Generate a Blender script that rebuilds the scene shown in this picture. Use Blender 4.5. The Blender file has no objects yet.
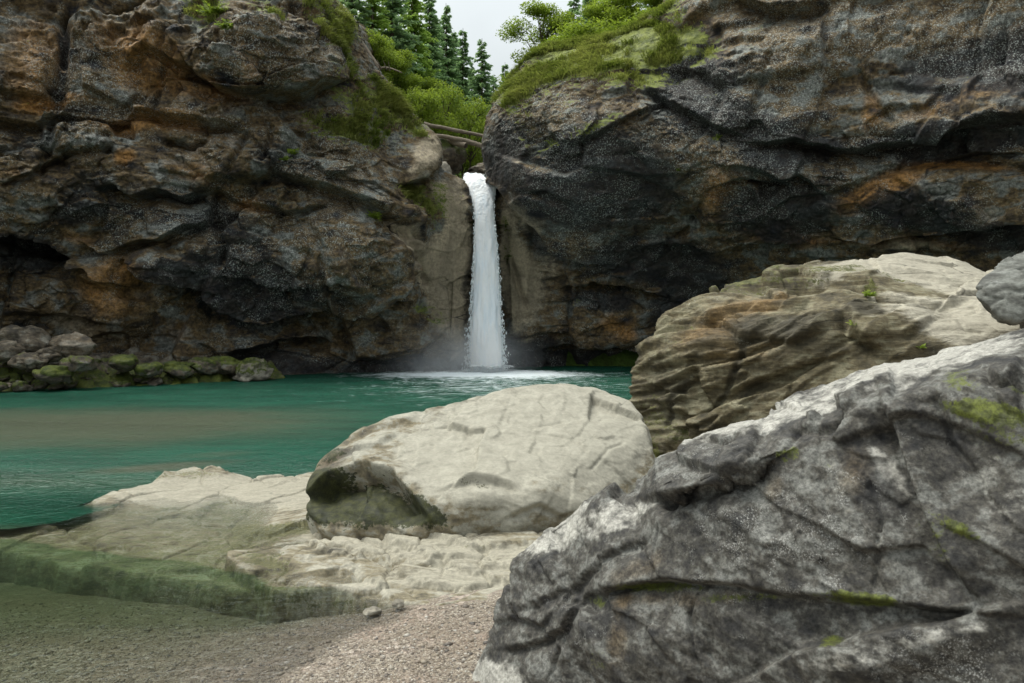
import bpy, bmesh, math, random, time
import numpy as np
from mathutils import Vector
T0 = time.time()
rng = np.random.default_rng(7); random.seed(7)
R = math.radians
scene = bpy.context.scene
COL = scene.collection

# ------------------------------------------------------------------ camera chart
F = 796.0; HZ = 318.0; CH = 2.2          # focal length in px, horizon row, eye height above the pool
def W(px, py, D):                        # a bearing/height/distance triple -> metres
    return ((px - 512) / F * D, D, CH - (py - HZ) / F * D)
def WL(px, py, z=0.0):                   # point of the level z seen at px,py
    D = (CH - z) * F / (py - HZ); return ((px - 512) / F * D, D, z)
def chart(P):
    D = np.maximum(P[:, 1], 0.5)
    return 512 + F * P[:, 0] / D, HZ + F * (CH - P[:, 2]) / D

# ------------------------------------------------------------------ noise
TAB = (rng.random((64, 64, 64)).astype(np.float32) * 2 - 1)
ROT = np.array([[0.36, 0.48, -0.8], [-0.8, 0.60, 0.0], [0.48, 0.64, 0.60]], dtype=np.float32)
def vnoise(P, seed=0):
    P = P + np.array([seed * 7.31, seed * 3.77, seed * 5.13], dtype=np.float32)
    i = np.floor(P).astype(np.int32); f = (P - i).astype(np.float32)
    u = f * f * f * (f * (f * 6 - 15) + 10)
    x0, y0, z0 = (i & 63).T; x1, y1, z1 = ((i + 1) & 63).T
    a, b, c = u.T
    t = TAB
    v0 = t[x0, y0, z0] * (1 - a) + t[x1, y0, z0] * a
    v1 = t[x0, y1, z0] * (1 - a) + t[x1, y1, z0] * a
    v2 = t[x0, y0, z1] * (1 - a) + t[x1, y0, z1] * a
    v3 = t[x0, y1, z1] * (1 - a) + t[x1, y1, z1] * a
    return (v0 * (1 - b) + v1 * b) * (1 - c) + (v2 * (1 - b) + v3 * b) * c
def fbm(P, scale=1.0, octs=4, seed=0, gain=0.5, ridged=False, stretch=(1, 1, 1)):
    p = (np.asarray(P, dtype=np.float32) * np.array(stretch, dtype=np.float32)) * scale
    s = np.zeros(len(p), np.float32); amp = 1.0; tot = 0
    for k in range(octs):
        n = vnoise(p, seed + k * 3)
        if ridged: n = 1 - 2 * np.abs(n)
        s += amp * n; tot += amp; amp *= gain
        p = (p @ ROT.T) * 2.03
    return s / tot
def worley(P, seed=0):
    """F1, F2, offset vector to the nearest seed, two random numbers and a direction per cell"""
    P = np.asarray(P, np.float32) + seed * 11.7
    i = np.floor(P).astype(np.int32)
    n = len(P); F1 = np.full(n, 9e9, np.float32); F2 = F1.copy()
    best = np.zeros((n, 3), np.float32); cid = np.zeros((n, 3), np.int32)
    for dx in (-1, 0, 1):
        for dy in (-1, 0, 1):
            for dz in (-1, 0, 1):
                c = i + np.array([dx, dy, dz], np.int32); m = c & 63
                jx = TAB[m[:, 0], m[:, 1], m[:, 2]]; jy = TAB[m[:, 1], m[:, 2], m[:, 0]]; jz = TAB[m[:, 2], m[:, 0], m[:, 1]]
                s = c + 0.5 + 0.42 * np.stack([jx, jy, jz], 1)
                v = P - s; d = (v * v).sum(1)
                cl = d < F1
                F2 = np.where(cl, F1, np.minimum(F2, d)); F1 = np.where(cl, d, F1)
                best[cl] = v[cl]; cid[cl] = m[cl]
    a = TAB[cid[:, 0], cid[:, 1], (cid[:, 2] + 17) & 63]; b = TAB[(cid[:, 0] + 9) & 63, cid[:, 1], cid[:, 2]]
    c = TAB[cid[:, 0], (cid[:, 1] + 23) & 63, cid[:, 2]]
    return np.sqrt(F1), np.sqrt(F2), best, a, b, c
def warp(P, scale, amp, seed=50, octs=3):
    return P + amp * np.stack([fbm(P, scale, octs, seed), fbm(P, scale, octs, seed + 5), fbm(P, scale, octs, seed + 9)], 1)
def facets(P, size, seed=0, tilt=0.5, step=0.35, crack=0.15, cw=0.08, stretch=(1, 1, 1), wamp=0.10):
    """chiselled blocks: each cell is a tilted plane, with an open joint round it (in units of size)"""
    Q = warp(P / size, 0.9, wamp, seed + 40) * np.array(stretch, np.float32)
    f1, f2, v, a, b, c = worley(Q, seed)
    pl = tilt * (v[:, 0] * a + v[:, 1] * b + v[:, 2] * c) * 1.6 + step * a
    e = f2 - f1
    return size * (pl - crack * np.exp(-(e / cw) ** 2)), e
def sstep(x, a, b):
    t = np.clip((x - a) / (b - a), 0, 1); return t * t * (3 - 2 * t)

# ------------------------------------------------------------------ authored features on the chart
def polydist(cx, cy, line):
    best = np.full(len(cx), 1e9, np.float32); sg = np.ones(len(cx), np.float32); tt = np.zeros(len(cx), np.float32)
    pts = np.array(line, np.float32); seg = np.hypot(*(pts[1:] - pts[:-1]).T); cum = np.concatenate([[0], np.cumsum(seg)])
    for k in range(len(pts) - 1):
        ax, ay = pts[k]; bx, by = pts[k + 1]; dx, dy = bx - ax, by - ay; L2 = dx * dx + dy * dy + 1e-6
        t = np.clip(((cx - ax) * dx + (cy - ay) * dy) / L2, 0, 1)
        ex, ey = cx - ax - t * dx, cy - ay - t * dy; d = np.sqrt(ex * ex + ey * ey)
        s = np.where(dx * ey - dy * ex < 0, 1, -1)          # +1 above the line (drawn left to right)
        m = d < best; best = np.where(m, d, best); sg = np.where(m, s, sg); tt = np.where(m, (cum[k] + t * seg[k]) / cum[-1], tt)
    return best, sg, tt
def steps(cx, cy, lines, px=1.0):
    out = np.zeros(len(cx), np.float32)
    for (line, A, wa, B, wb) in lines:
        d, s, t = polydist(cx, cy, line)
        taper = np.clip(np.minimum(t, 1 - t) * 6 + 0.12, 0, 1)
        v = np.where(s > 0, A * np.exp(-(d / wa) ** 1.3), -B * np.exp(-(d / wb) ** 1.3))
        soft = np.clip(d / (1.2 * px), 0, 1); mid = (A - B) / 2
        out += (v * soft + mid * (1 - soft) * np.exp(-d / wa)) * taper
    return out
def cracks(cx, cy, lines):
    out = np.zeros(len(cx), np.float32)
    for (line, depth, w) in lines:
        d, s, t = polydist(cx, cy, line)
        out -= depth * np.exp(-(d / w) ** 2) * np.clip(np.minimum(t, 1 - t) * 8 + 0.1, 0, 1)
    return out
def blobs(cx, cy, lst):
    out = np.zeros(len(cx), np.float32)
    for b in lst:
        x, y, rx, ry, ang, s = b
        c, q = math.cos(R(ang)), math.sin(R(ang))
        u = ((cx - x) * c + (cy - y) * q) / rx; v = (-(cx - x) * q + (cy - y) * c) / ry
        r = u * u + v * v
        out = out + s * np.exp(-r ** 1.6 * 0.9)
    return out

# ------------------------------------------------------------------ meshes
def tag(o, label=None, cat=None, group=None, kind=None):
    if label: o['label'] = label
    if cat: o['category'] = cat
    if group: o['group'] = group
    if kind: o['kind'] = kind
    return o
def mesh_np(name, V, Fc, mat=None, parent=None, attrs=None, smooth=True):
    me = bpy.data.meshes.new(name)
    V = np.ascontiguousarray(V, np.float32); Fc = np.ascontiguousarray(Fc, np.int32)
    k = Fc.shape[1]
    me.vertices.add(len(V)); me.vertices.foreach_set('co', V.ravel())
    me.loops.add(Fc.size); me.loops.foreach_set('vertex_index', Fc.ravel())
    me.polygons.add(len(Fc)); me.polygons.foreach_set('loop_start', np.arange(0, Fc.size, k, dtype=np.int32))
    me.update(calc_edges=True)
    me.polygons.foreach_set('use_smooth', np.full(len(Fc), smooth))
    for n, a in (attrs or {}).items():
        at = me.attributes.new(n, 'FLOAT', 'POINT'); at.data.foreach_set('value', np.ascontiguousarray(a, np.float32))
    me.validate()
    if mat: me.materials.append(mat)
    o = bpy.data.objects.new(name, me); COL.objects.link(o)
    if parent: o.parent = parent
    return o
def empty(name, loc=(0, 0, 0), rz=0):
    o = bpy.data.objects.new(name, None); o.location = loc; o.rotation_euler = (0, 0, rz); COL.objects.link(o); return o
def grid_faces(nr, nc):
    i = np.arange(nr * nc).reshape(nr, nc)
    return np.stack([i[:-1, :-1], i[:-1, 1:], i[1:, 1:], i[1:, :-1]], -1).reshape(-1, 4)
def grid_normals(G):
    du = np.gradient(G, axis=1); dv = np.gradient(G, axis=0)
    n = np.cross(du, dv); n /= np.linalg.norm(n, axis=2, keepdims=True) + 1e-9
    return n
def cr_axis0(A, ts):
    n = len(A); i = np.clip(np.floor(ts).astype(int), 0, n - 2); f = (ts - i).reshape((-1,) + (1,) * (A.ndim - 1))
    p0 = A[np.clip(i - 1, 0, n - 1)]; p1 = A[i]; p2 = A[i + 1]; p3 = A[np.clip(i + 2, 0, n - 1)]
    return 0.5 * ((2 * p1) + (-p0 + p2) * f + (2 * p0 - 5 * p1 + 4 * p2 - p3) * f ** 2 + (-p0 + 3 * p1 - 3 * p2 + p3) * f ** 3)
def build_net(net, rdens, cdens):
    """net[r][c] control points; rdens/cdens samples per span"""
    A = np.array(net, float)
    tr = np.concatenate([np.linspace(k, k + 1, n, endpoint=False) for k, n in enumerate(rdens)] + [[len(A) - 1]])
    tc = np.concatenate([np.linspace(k, k + 1, n, endpoint=False) for k, n in enumerate(cdens)] + [[A.shape[1] - 1]])
    B = cr_axis0(A, tr); B = cr_axis0(B.transpose(1, 0, 2), tc).transpose(1, 0, 2)
    return B
def smooth_grid(d, nr, nc, it=1):
    g = d.reshape(nr, nc)
    for _ in range(it):
        h = g.copy(); h[1:-1, 1:-1] = (g[1:-1, 1:-1] * 2 + g[:-2, 1:-1] + g[2:, 1:-1] + g[1:-1, :-2] + g[1:-1, 2:]) / 6; g = h
    return g.ravel()

# ------------------------------------------------------------------ node helper
class NT:
    def __init__(s, name):
        s.m = bpy.data.materials.new(name); s.m.use_nodes = True; s.t = s.m.node_tree; s.t.nodes.clear()
        s.out = s.t.nodes.new('ShaderNodeOutputMaterial'); s.geo = s.t.nodes.new('ShaderNodeNewGeometry')
        s.tc = s.t.nodes.new('ShaderNodeTexCoord')
    def n(s, typ, **kw):
        x = s.t.nodes.new(typ)
        for k, v in kw.items(): setattr(x, k, v)
        return x
    def link(s, a, b): s.t.links.new(a, b)
    def put(s, sock, v):
        if isinstance(v, bpy.types.NodeSocket): s.link(v, sock)
        elif isinstance(v, (tuple, list)):
            sock.default_value = tuple(v) + ((1,) if len(v) == 3 and sock.type == 'RGBA' else ())
        else: sock.default_value = v
    def pos(s, stretch=None, rot=None):
        v = s.tc.outputs['Object']
        if stretch or rot:
            mp = s.n('ShaderNodeMapping'); s.link(v, mp.inputs[0])
            if stretch: mp.inputs['Scale'].default_value = stretch
            if rot: mp.inputs['Rotation'].default_value = rot
            v = mp.outputs[0]
        return v
    def noise(s, scale, detail=6, rough=0.6, dist=0.0, vec=None, typ=None):
        x = s.n('ShaderNodeTexNoise'); x.inputs['Scale'].default_value = scale; x.inputs['Detail'].default_value = detail
        x.inputs['Roughness'].default_value = rough; x.inputs['Distortion'].default_value = dist
        s.link(vec or s.pos(), x.inputs['Vector']); return x.outputs['Fac']
    def voro(s, scale, feature='F1', vec=None, out='Distance', rand=1.0):
        x = s.n('ShaderNodeTexVoronoi', feature=feature); x.inputs['Scale'].default_value = scale
        x.inputs['Randomness'].default_value = rand
        s.link(vec or s.pos(), x.inputs['Vector']); return x.outputs[out]
    def rng(s, v, a, b, c=0.0, d=1.0):
        x = s.n('ShaderNodeMapRange', interpolation_type='SMOOTHSTEP'); s.put(x.inputs[0], v)
        for k, q in enumerate((a, b, c, d)): x.inputs[k + 1].default_value = q
        return x.outputs[0]
    def math(s, op, a, b=0.5):
        x = s.n('ShaderNodeMath', operation=op, use_clamp=False); s.put(x.inputs[0], a); s.put(x.inputs[1], b); return x.outputs[0]
    def mix(s, f, a, b, mode='MIX'):
        x = s.n('ShaderNodeMix', data_type='RGBA', blend_type=mode); s.put(x.inputs[0], f); s.put(x.inputs[6], a); s.put(x.inputs[7], b); return x.outputs[2]
    def attr(s, name):
        x = s.n('ShaderNodeAttribute'); x.attribute_name = name; return x.outputs['Fac']
    def ramp(s, f, stops):
        x = s.n('ShaderNodeValToRGB'); s.put(x.inputs[0], f); e = x.color_ramp.elements
        while len(e) < len(stops): e.new(0.5)
        for k, (p, c) in enumerate(stops): e[k].position = p; e[k].color = tuple(c) + (1,)
        return x.outputs[0]
    def bump(s, h, strength, dist, nrm=None):
        x = s.n('ShaderNodeBump'); x.inputs['Strength'].default_value = strength; x.inputs['Distance'].default_value = dist
        s.put(x.inputs['Height'], h)
        if nrm: s.link(nrm, x.inputs['Normal'])
        return x.outputs[0]
    def principled(s, col, rough=0.85, nrm=None, spec=0.3, **kw):
        x = s.n('ShaderNodeBsdfPrincipled'); s.put(x.inputs['Base Color'], col); s.put(x.inputs['Roughness'], rough)
        x.inputs['Specular IOR Level'].default_value = spec
        if nrm: s.link(nrm, x.inputs['Normal'])
        for k, v in kw.items(): s.put(x.inputs[k.replace('_', ' ')], v)
        return x.outputs[0]
    def done(s, sh): s.link(sh, s.out.inputs['Surface']); return s.m

def rock_mat(name, dark, grey, brown, ochre, pale, lichen, px, lich_amt=0.5, bumpd=0.05, strata=(1, 1, 3), strata_rot=(0, 0, 0),
             moss=(0.05, 0.075, 0.012), rough=0.8, moss2=(0.12, 0.14, 0.02), bias=0.0, fineb=0.4, grainb=0.5, seam=0.6, gv=.45, streak=0):
    """px = size in metres of about one picture pixel at the rock: the grain follows it"""
    s = NT(name); st = s.pos(strata, strata_rot)
    big = s.noise(0.035 / px, 7, 0.62, 0.3)
    mid = s.noise(0.06 / px, 8, 0.62, 0.0, vec=st)
    fine = s.noise(0.3 / px, 4, 0.7)
    grain = s.noise(0.75 / px, 2, 0.6)
    aO, aP, aM, aL, aD = (s.attr(n) for n in ('ochre', 'pale', 'moss', 'lichen', 'dark'))
    v = s.math('ADD', s.math('MULTIPLY', big, 0.55), s.math('MULTIPLY', mid, 0.45))
    c = s.ramp(v, [(0.37 - bias, dark), (0.45 - bias, tuple(a * .5 + b * .5 for a, b in zip(dark, brown))), (0.50 - bias, brown), (0.56 - bias, grey), (0.68 - bias, tuple(g * 1.25 for g in grey))])
    oc = s.mix(s.rng(mid, 0.35, 0.65), tuple(o * .45 for o in ochre), ochre)
    c = s.mix(s.rng(s.math('ADD', aO, s.math('MULTIPLY', s.math('SUBTRACT', big, 0.5), 0.8)), 0.30, 0.75), c, oc)
    pc = s.mix(s.rng(mid, 0.3, 0.7), tuple(p * .78 for p in pale), pale)
    pc = s.mix(s.rng(fine, 0.35, 0.7, 0, 0.2), pc, tuple(p * 1.2 for p in pale))
    stk = s.noise(0.05 / px, 5, 0.6, vec=s.pos((1, 1, .12)))
    if streak: pc = s.mix(s.rng(stk, .42, .62, 0, streak), pc, tuple(p * .35 for p in pale))
    c = s.mix(s.rng(s.math('ADD', aP, s.math('SUBTRACT', mid, 0.5)), 0.25, 0.6), c, pc)
    c = s.mix(s.rng(s.math('SUBTRACT', aD, s.math('MULTIPLY', mid, 0.5)), 0.05, 0.5, 0, 0.85), c, dark)
    # value grain and lichen specks
    g = s.rng(fine, 0.3, 0.7, 1 - gv, 1 + gv * .9)
    g = s.math('ADD', 1.0, s.math('MULTIPLY', s.math('SUBTRACT', g, 1.0), s.math('SUBTRACT', 1.0, s.math('MULTIPLY', s.math('MINIMUM', aP, 1.0), .7))))
    gc = s.n('ShaderNodeCombineColor'); [s.link(g, gc.inputs[k]) for k in range(3)]
    c = s.mix(1.0, c, gc.outputs[0], 'MULTIPLY')
    wv = s.n('ShaderNodeTexNoise'); wv.inputs['Scale'].default_value = .03 / px; wv.inputs['Detail'].default_value = 4; s.link(st, wv.inputs['Vector'])
    wm = s.n('ShaderNodeVectorMath', operation='SCALE'); s.link(wv.outputs['Color'], wm.inputs[0]); wm.inputs['Scale'].default_value = 26 * px
    wa = s.n('ShaderNodeVectorMath', operation='ADD'); s.link(st, wa.inputs[0]); s.link(wm.outputs[0], wa.inputs[1])
    ve = s.voro(0.014 / px, 'DISTANCE_TO_EDGE', vec=wa.outputs[0])
    crk = s.math('MULTIPLY', s.rng(ve, 0.003, 0.016, 1, 0), s.rng(s.noise(0.020 / px, 3, .5), .50, .62, 0, seam))
    c = s.mix(crk, c, tuple(d * .6 for d in dark))
    patch = s.noise(0.05 / px, 5, 0.6, 0.5)
    spk = s.math('MULTIPLY', s.math('SUBTRACT', 1.0, s.math('MINIMUM', aP, 1.0)), s.math('MULTIPLY', s.rng(grain, 0.52, 0.66), s.rng(s.math('ADD', patch, s.math('MULTIPLY', aL, 0.45)), 0.62 - lich_amt * 0.2, 0.82 - lich_amt * 0.2)))
    c = s.mix(s.math('MULTIPLY', spk, 0.5), c, lichen)
    # moss
    mf = s.rng(s.math('ADD', s.math('MULTIPLY', aM, .9), s.math('MULTIPLY', s.math('SUBTRACT', s.math('ADD', s.math('MULTIPLY', fine, .5), s.math('MULTIPLY', mid, .5)), 0.5), 2.6)), 0.38, 0.62)
    mc = s.mix(s.rng(s.noise(0.12 / px, 4, 0.6), 0.35, 0.65), moss, moss2)
    mc = s.mix(s.rng(grain, 0.3, 0.7, 0.0, 0.55), mc, tuple(m * .4 for m in moss))
    c = s.mix(mf, c, mc)
    h = s.math('ADD', s.math('MULTIPLY', mid, 1 - fineb), s.math('MULTIPLY', fine, fineb)); h = s.math('SUBTRACT', h, s.math('MULTIPLY', crk, .25))
    n1 = s.bump(h, 0.8, bumpd)
    n2 = s.bump(grain, grainb, px * 0.6, n1)
    rr = s.rng(mid, 0.3, 0.7, rough + 0.1, rough - 0.15)
    return s.done(s.principled(c, rr, n2, 0.35))

# ------------------------------------------------------------------ cliffs
CALM = [(385, 95, 40, 75, -30, 1.1), (345, 30, 30, 60, -20, 1.0), (430, 150, 26, 40, -20, .9), (495, 130, 24, 75, 0, 1.2), (525, 80, 50, 45, -40, 1.1), (600, 50, 90, 34, -8, 1.0), (500, 190, 22, 26, 0, .9), (350, 110, 40, 40, 0, .7)]
def cliff_surface(name, G, lines, crk, bulges, masks, mat, smoothmask, seed, label, strdir=(0.35, 0.35, 1.0), amp=1.0, wl=9.0, fam=(.4, .42, .8), dk=0.0):
    nr, nc = G.shape[:2]
    N = grid_normals(G).reshape(-1, 3); P = G.reshape(-1, 3).astype(np.float32)
    if N[:, 1].mean() > 0: N = -N
    cx0, cy0 = chart(P)
    wx = fbm(P, 0.55, 4, seed + 20) * wl; wy = fbm(P, 0.55, 4, seed + 27) * wl
    cx, cy = cx0 + wx, cy0 + wy
    sm = np.clip(blobs(cx0, cy0, smoothmask), 0, 1)
    hard = 1 - 0.85 * sm
    calm = 1 - np.clip(blobs(cx0, cy0, CALM), 0, 1) * .88; hidden = sstep(cy0, -60, 10); calm = calm * (.4 + .6 * hidden)
    d = steps(cx, cy, lines) * 1.0 + cracks(cx, cy, crk) + blobs(cx, cy, bulges)
    # blocks at three scales, flattened along the bedding
    f1, e1 = facets(P, 3.2, seed + 1, 0.42, 0.16, 0.06, 0.06, (0.7, 0.7, 1.0), 0.16)
    f2, e2 = facets(P, 1.3, seed + 2, 0.55, 0.20, 0.08, 0.06, (0.8, 0.8, 1.2), 0.14)
    f3, e3 = facets(P, 0.48, seed + 3, 0.6, 0.24, 0.08, 0.08, (0.8, 0.8, 1.25), 0.14); f4, e4 = facets(P, 0.19, seed + 31, 0.6, 0.26, 0.06, 0.1, (0.8, 0.8, 1.2), 0.12)
    f1 = smooth_grid(f1, nr, nc, 5); f2 = smooth_grid(f2, nr, nc, 2); brk = sstep(fbm(P, .5, 4, seed + 33), -.35, .35)
    q = P.copy(); q[:, 2] += 0.28 * P[:, 0] * strdir[0]
    st = fbm(q, 1.0, 5, seed + 4, 0.55, True, (0.25, 0.25, 1.3))
    rd = fbm(P, 0.9, 6, seed + 5, 0.55, True)
    fn = fbm(P, 4.5, 4, seed + 6, 0.6)
    d = d + hard * amp * (calm * (f1 * fam[0] + f2 * fam[1]) + (.35 + .65 * calm) * f3 * (.1 + .5 * brk) * fam[2] + f4 * (.15 + .5 * brk) * fam[2] + 0.02 * st + 0.16 * fbm(P, .6, 7, seed + 5, .5) + 0.05 * fn) + sm * (0.10 * fbm(P, 0.7, 4, seed + 8) + 0.012 * fn)
    fade = np.ones(len(P), np.float32)
    N2 = N.copy(); N2[:, 2] *= 0.45; N2 /= np.linalg.norm(N2, axis=1, keepdims=True)
    V = P + N2 * (d * fade)[:, None]
    NN = grid_normals(V.reshape(nr, nc, 3)).reshape(-1, 3)
    if NN[:, 1].mean() > 0: NN = -NN
    at = {}
    nz = fbm(P, 1.2, 5, seed + 9)
    for k, lst in masks.items(): at[k] = np.clip(blobs(cx, cy, lst) + 0.0, -1, 1.5)
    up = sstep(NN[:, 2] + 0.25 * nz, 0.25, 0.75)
    at['moss'] = np.clip(at['moss'] * (0.45 + 0.8 * up) + 0.25 * up * sstep(P[:, 2], 7, 12), 0, 1.3)
    wetband = sstep(-(V[:, 2]), -1.0, -0.1) * 0.9
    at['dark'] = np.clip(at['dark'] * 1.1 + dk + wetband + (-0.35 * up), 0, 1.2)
    for k in ('ochre', 'pale', 'lichen'): at[k] = np.clip(at[k] + (0.12 * nz if k != 'pale' else 0), 0, 1.3)
    o = mesh_np(name, V, grid_faces(nr, nc), mat, None, at)
    tag(o, label, 'cliff', kind='structure')
    return o, V, NN, at, (cx0, cy0)

def column(pts, back=((0, 2.5, 0.6), (0, 16, 3.0))):
    """pts from the waterline up, chart triples; adds a foot under water and the ground behind the rim"""
    px, D = pts[0][0], pts[0][2]
    wl = WL(px, HZ + CH * F / D)
    base = [(wl[0], wl[1] + 0.1, -2.8), wl] + [W(*p) for p in pts[1:]]
    r = np.array(base[-1])
    for b in back: base.append(tuple(r + np.array(b)))
    return base

cliff_mat = rock_mat('cliff_rock', (0.014, 0.015, 0.018), (0.125, 0.13, 0.115), (0.115, 0.079, 0.035), (0.31, 0.16, 0.045), (0.37, 0.31, 0.215),
                     (0.48, 0.52, 0.48), 0.038, lich_amt=0.75, bumpd=0.14, gv=.6, seam=.8, streak=.62, strata=(0.6, 0.6, 1.8), strata_rot=(0, 0.25, 0), rough=0.8,
                     moss=(0.08, 0.10, 0.018), moss2=(0.20, 0.23, 0.04))
def colsL():
    ys = [None, 325, 255, 185, 105, 35]
    def plain(px, D, offs, rim): return column([(px, 0, D)] + [(px, y, D + o) for y, o in zip(ys[1:], offs)] + [rim])
    C = [plain(-420, 18, (0, 0, -1, -1, -.5), (-420, -260, 21)),
         plain(-200, 23.5, (0, .2, -1, -1, -.4), (-200, -210, 26)),
         plain(-70, 26, (0.3, .6, -1, -.8, 0), (-70, -180, 28.5)),
         plain(0, 27, (.3, .5, -.9, -.5, .3), (0, -160, 30)),
         plain(80, 28.3, (.1, .1, -1.0, -.7, .2), (75, -130, 31)),
         plain(160, 29.2, (0, -1.1, -1.3, -.7, -.2), (150, -100, 31.5)),
         plain(240, 30, (.1, -1.5, -1.6, -.9, -1.3), (240, -55, 31.5)),
         plain(315, 30.8, (0, -1.9, -1.9, -1.2, -1.0), (318, -12, 31.0)),
         column([(360, 0, 31.4), (358, 325, 31.2), (360, 262, 29.2), (358, 200, 29.2), (352, 140, 30.0), (348, 95, 30.6), (346, 30, 31.6)]),
         column([(400, 0, 32.0), (398, 328, 32.0), (397, 265, 30.1), (394, 208, 30.0), (388, 155, 30.8), (382, 115, 31.4), (375, 66, 32.8)], ((-.5, 2.5, 0), (-4, 16, 3))),
         column([(425, 0, 32.5), (424, 330, 32.6), (420, 280, 32.3), (415, 235, 31.4), (410, 190, 31.2), (405, 145, 31.6), (398, 93, 33.0)], ((-.8, 2.5, -.2), (-5, 16, 2))),
         column([(445, 0, 32.9), (444, 330, 33.0), (440, 285, 32.8), (436, 245, 32.4), (432, 205, 32.0), (432, 178, 31.8), (424, 132, 33.2)], ((-1.0, 2.5, -.2), (-6, 16, 2))),
         column([(458, 0, 33.2), (458, 332, 33.2), (456, 290, 33.1), (454, 250, 32.9), (452, 215, 32.6), (449, 190, 32.7), (438, 165, 33.6)], ((-1.0, 2.5, -.2), (-7, 16, 2))),
         column([(468, 0, 33.7), (468, 332, 33.6), (469, 290, 33.5), (470, 250, 33.4), (470, 215, 33.1), (467, 196, 33.2), (460, 179, 33.9)], ((-.7, 3, .2), (-4, 16, 1))),
         column([(480, 0, 34.6), (480, 332, 34.4), (480, 290, 34.2), (480, 250, 34.1), (480, 215, 33.9), (480, 197, 33.9), (479, 187, 34.4)], ((0, 3, .1), (0, 16, .6))),
         column([(500, 0, 35.4), (500, 332, 35.2), (500, 290, 35), (500, 250, 34.9), (500, 215, 34.7), (500, 197, 34.7), (500, 184, 35.2)], ((0.5, 3, .4), (1, 16, 2))),
         column([(530, 0, 38), (530, 332, 38), (530, 290, 38), (530, 250, 38), (530, 215, 38), (530, 197, 38), (530, 170, 38)], ((1, 2, 1), (4, 14, 4)))]
    return C
CL = np.array(colsL()).transpose(1, 0, 2)
GL = build_net(CL, [14, 60, 90, 90, 100, 90, 100, 30, 30], [20, 35, 55, 70, 70, 75, 75, 60, 55, 40, 35, 30, 25, 25, 20, 10])
linesL = [
 ([(-40, 112), (0, 116), (50, 119), (95, 121), (130, 118), (165, 121), (200, 124), (250, 133)], .35, 22, .7, 8),
 ([(190, 62), (198, 80), (215, 90), (245, 97), (280, 100), (300, 98), (322, 88), (345, 84)], .9, 40, 1.0, 14),
 ([(125, 66), (150, 52), (165, 58), (182, 68), (196, 74)], .4, 20, .5, 8),
 ([(105, 12), (130, 5), (150, 0)], .3, 12, .5, 9),
 ([(0, 182), (30, 178), (60, 160), (75, 150)], .35, 18, .5, 10),
 ([(55, 155), (80, 158), (105, 155), (115, 148)], .4, 20, .5, 9),
 ([(95, 188), (120, 190), (140, 202), (160, 190), (185, 197), (215, 184), (228, 198)], .45, 18, .8, 10),
 ([(165, 140), (185, 144), (208, 141)], .25, 14, .5, 6),
 ([(228, 198), (250, 205), (280, 208), (300, 212), (330, 206)], .3, 18, .5, 9),
 ([(-60, 222), (0, 226), (25, 232), (45, 240), (62, 250), (78, 264)], .8, 26, 2.2, 26),
 ([(85, 238), (110, 252), (140, 243), (165, 240), (185, 226), (205, 220)], .5, 22, .6, 10),
 ([(128, 262), (150, 276), (175, 283), (200, 290), (215, 303), (235, 316)], .7, 30, 1.4, 16),
 ([(235, 316), (270, 318), (300, 312), (330, 306), (352, 310), (372, 303), (388, 290), (406, 275), (413, 262)], .5, 26, .8, 12),
 ([(225, 352), (250, 346), (280, 336), (308, 334), (335, 340)], .5, 20, 1.0, 12),
 ([(0, 316), (20, 312), (45, 315), (80, 318), (120, 322)], .25, 18, .4, 9),
 ([(402, 183), (415, 184), (428, 180), (436, 168)], .45, 22, .6, 10),
 ([(66, 268), (85, 270), (100, 268), (118, 280), (133, 288)], .5, 12, .4, 7),
]
crkL = [([(150, 118), (165, 60), (190, 20)], .3, 3), ([(52, 119), (50, 150), (42, 185)], .4, 4), ([(60, 0), (62, 40), (58, 66)], .5, 5),
        ([(250, 133), (240, 160), (222, 180)], .35, 3), ([(268, 120), (275, 145), (262, 165)], .3, 3), ([(300, 215), (325, 250), (330, 290)], .3, 4),
        ([(398, 222), (408, 240), (422, 268), (430, 285)], .3, 3.5), ([(110, 205), (108, 225), (95, 240)], .35, 4),
        ([(155, 310), (152, 330), (140, 345)], .25, 3), ([(315, 40), (300, 20), (290, 0)], .3, 4), ([(383, 205), (398, 222), (408, 250), (412, 268)], .5, 5),
        ([(208, 215), (222, 250), (228, 300)], .3, 4)]
bulL = [(262, 62, 68, 36, 8, 1.0), (170, 48, 26, 22, -10, .6), (82, 140, 30, 16, -4, .45), (58, 75, 40, 30, 0, .3), (85, 95, 28, 22, -20, .35),
        (150, 165, 70, 18, 3, .35), (180, 255, 45, 22, -20, .5), (350, 250, 58, 50, 0, .9), (90, 190, 60, 26, 0, .3), (270, 170, 50, 24, 20, .3), (100, 275, 34, 9, 14, .55), (110, 310, 42, 22, 10, .5),
        (418, 158, 20, 26, 30, .5), (260, 300, 60, 30, 20, -.2), (60, 62, 8, 60, 5, -.5), (92, 18, 16, 60, 0, .35), (30, 345, 40, 18, 0, .2)]
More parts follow.
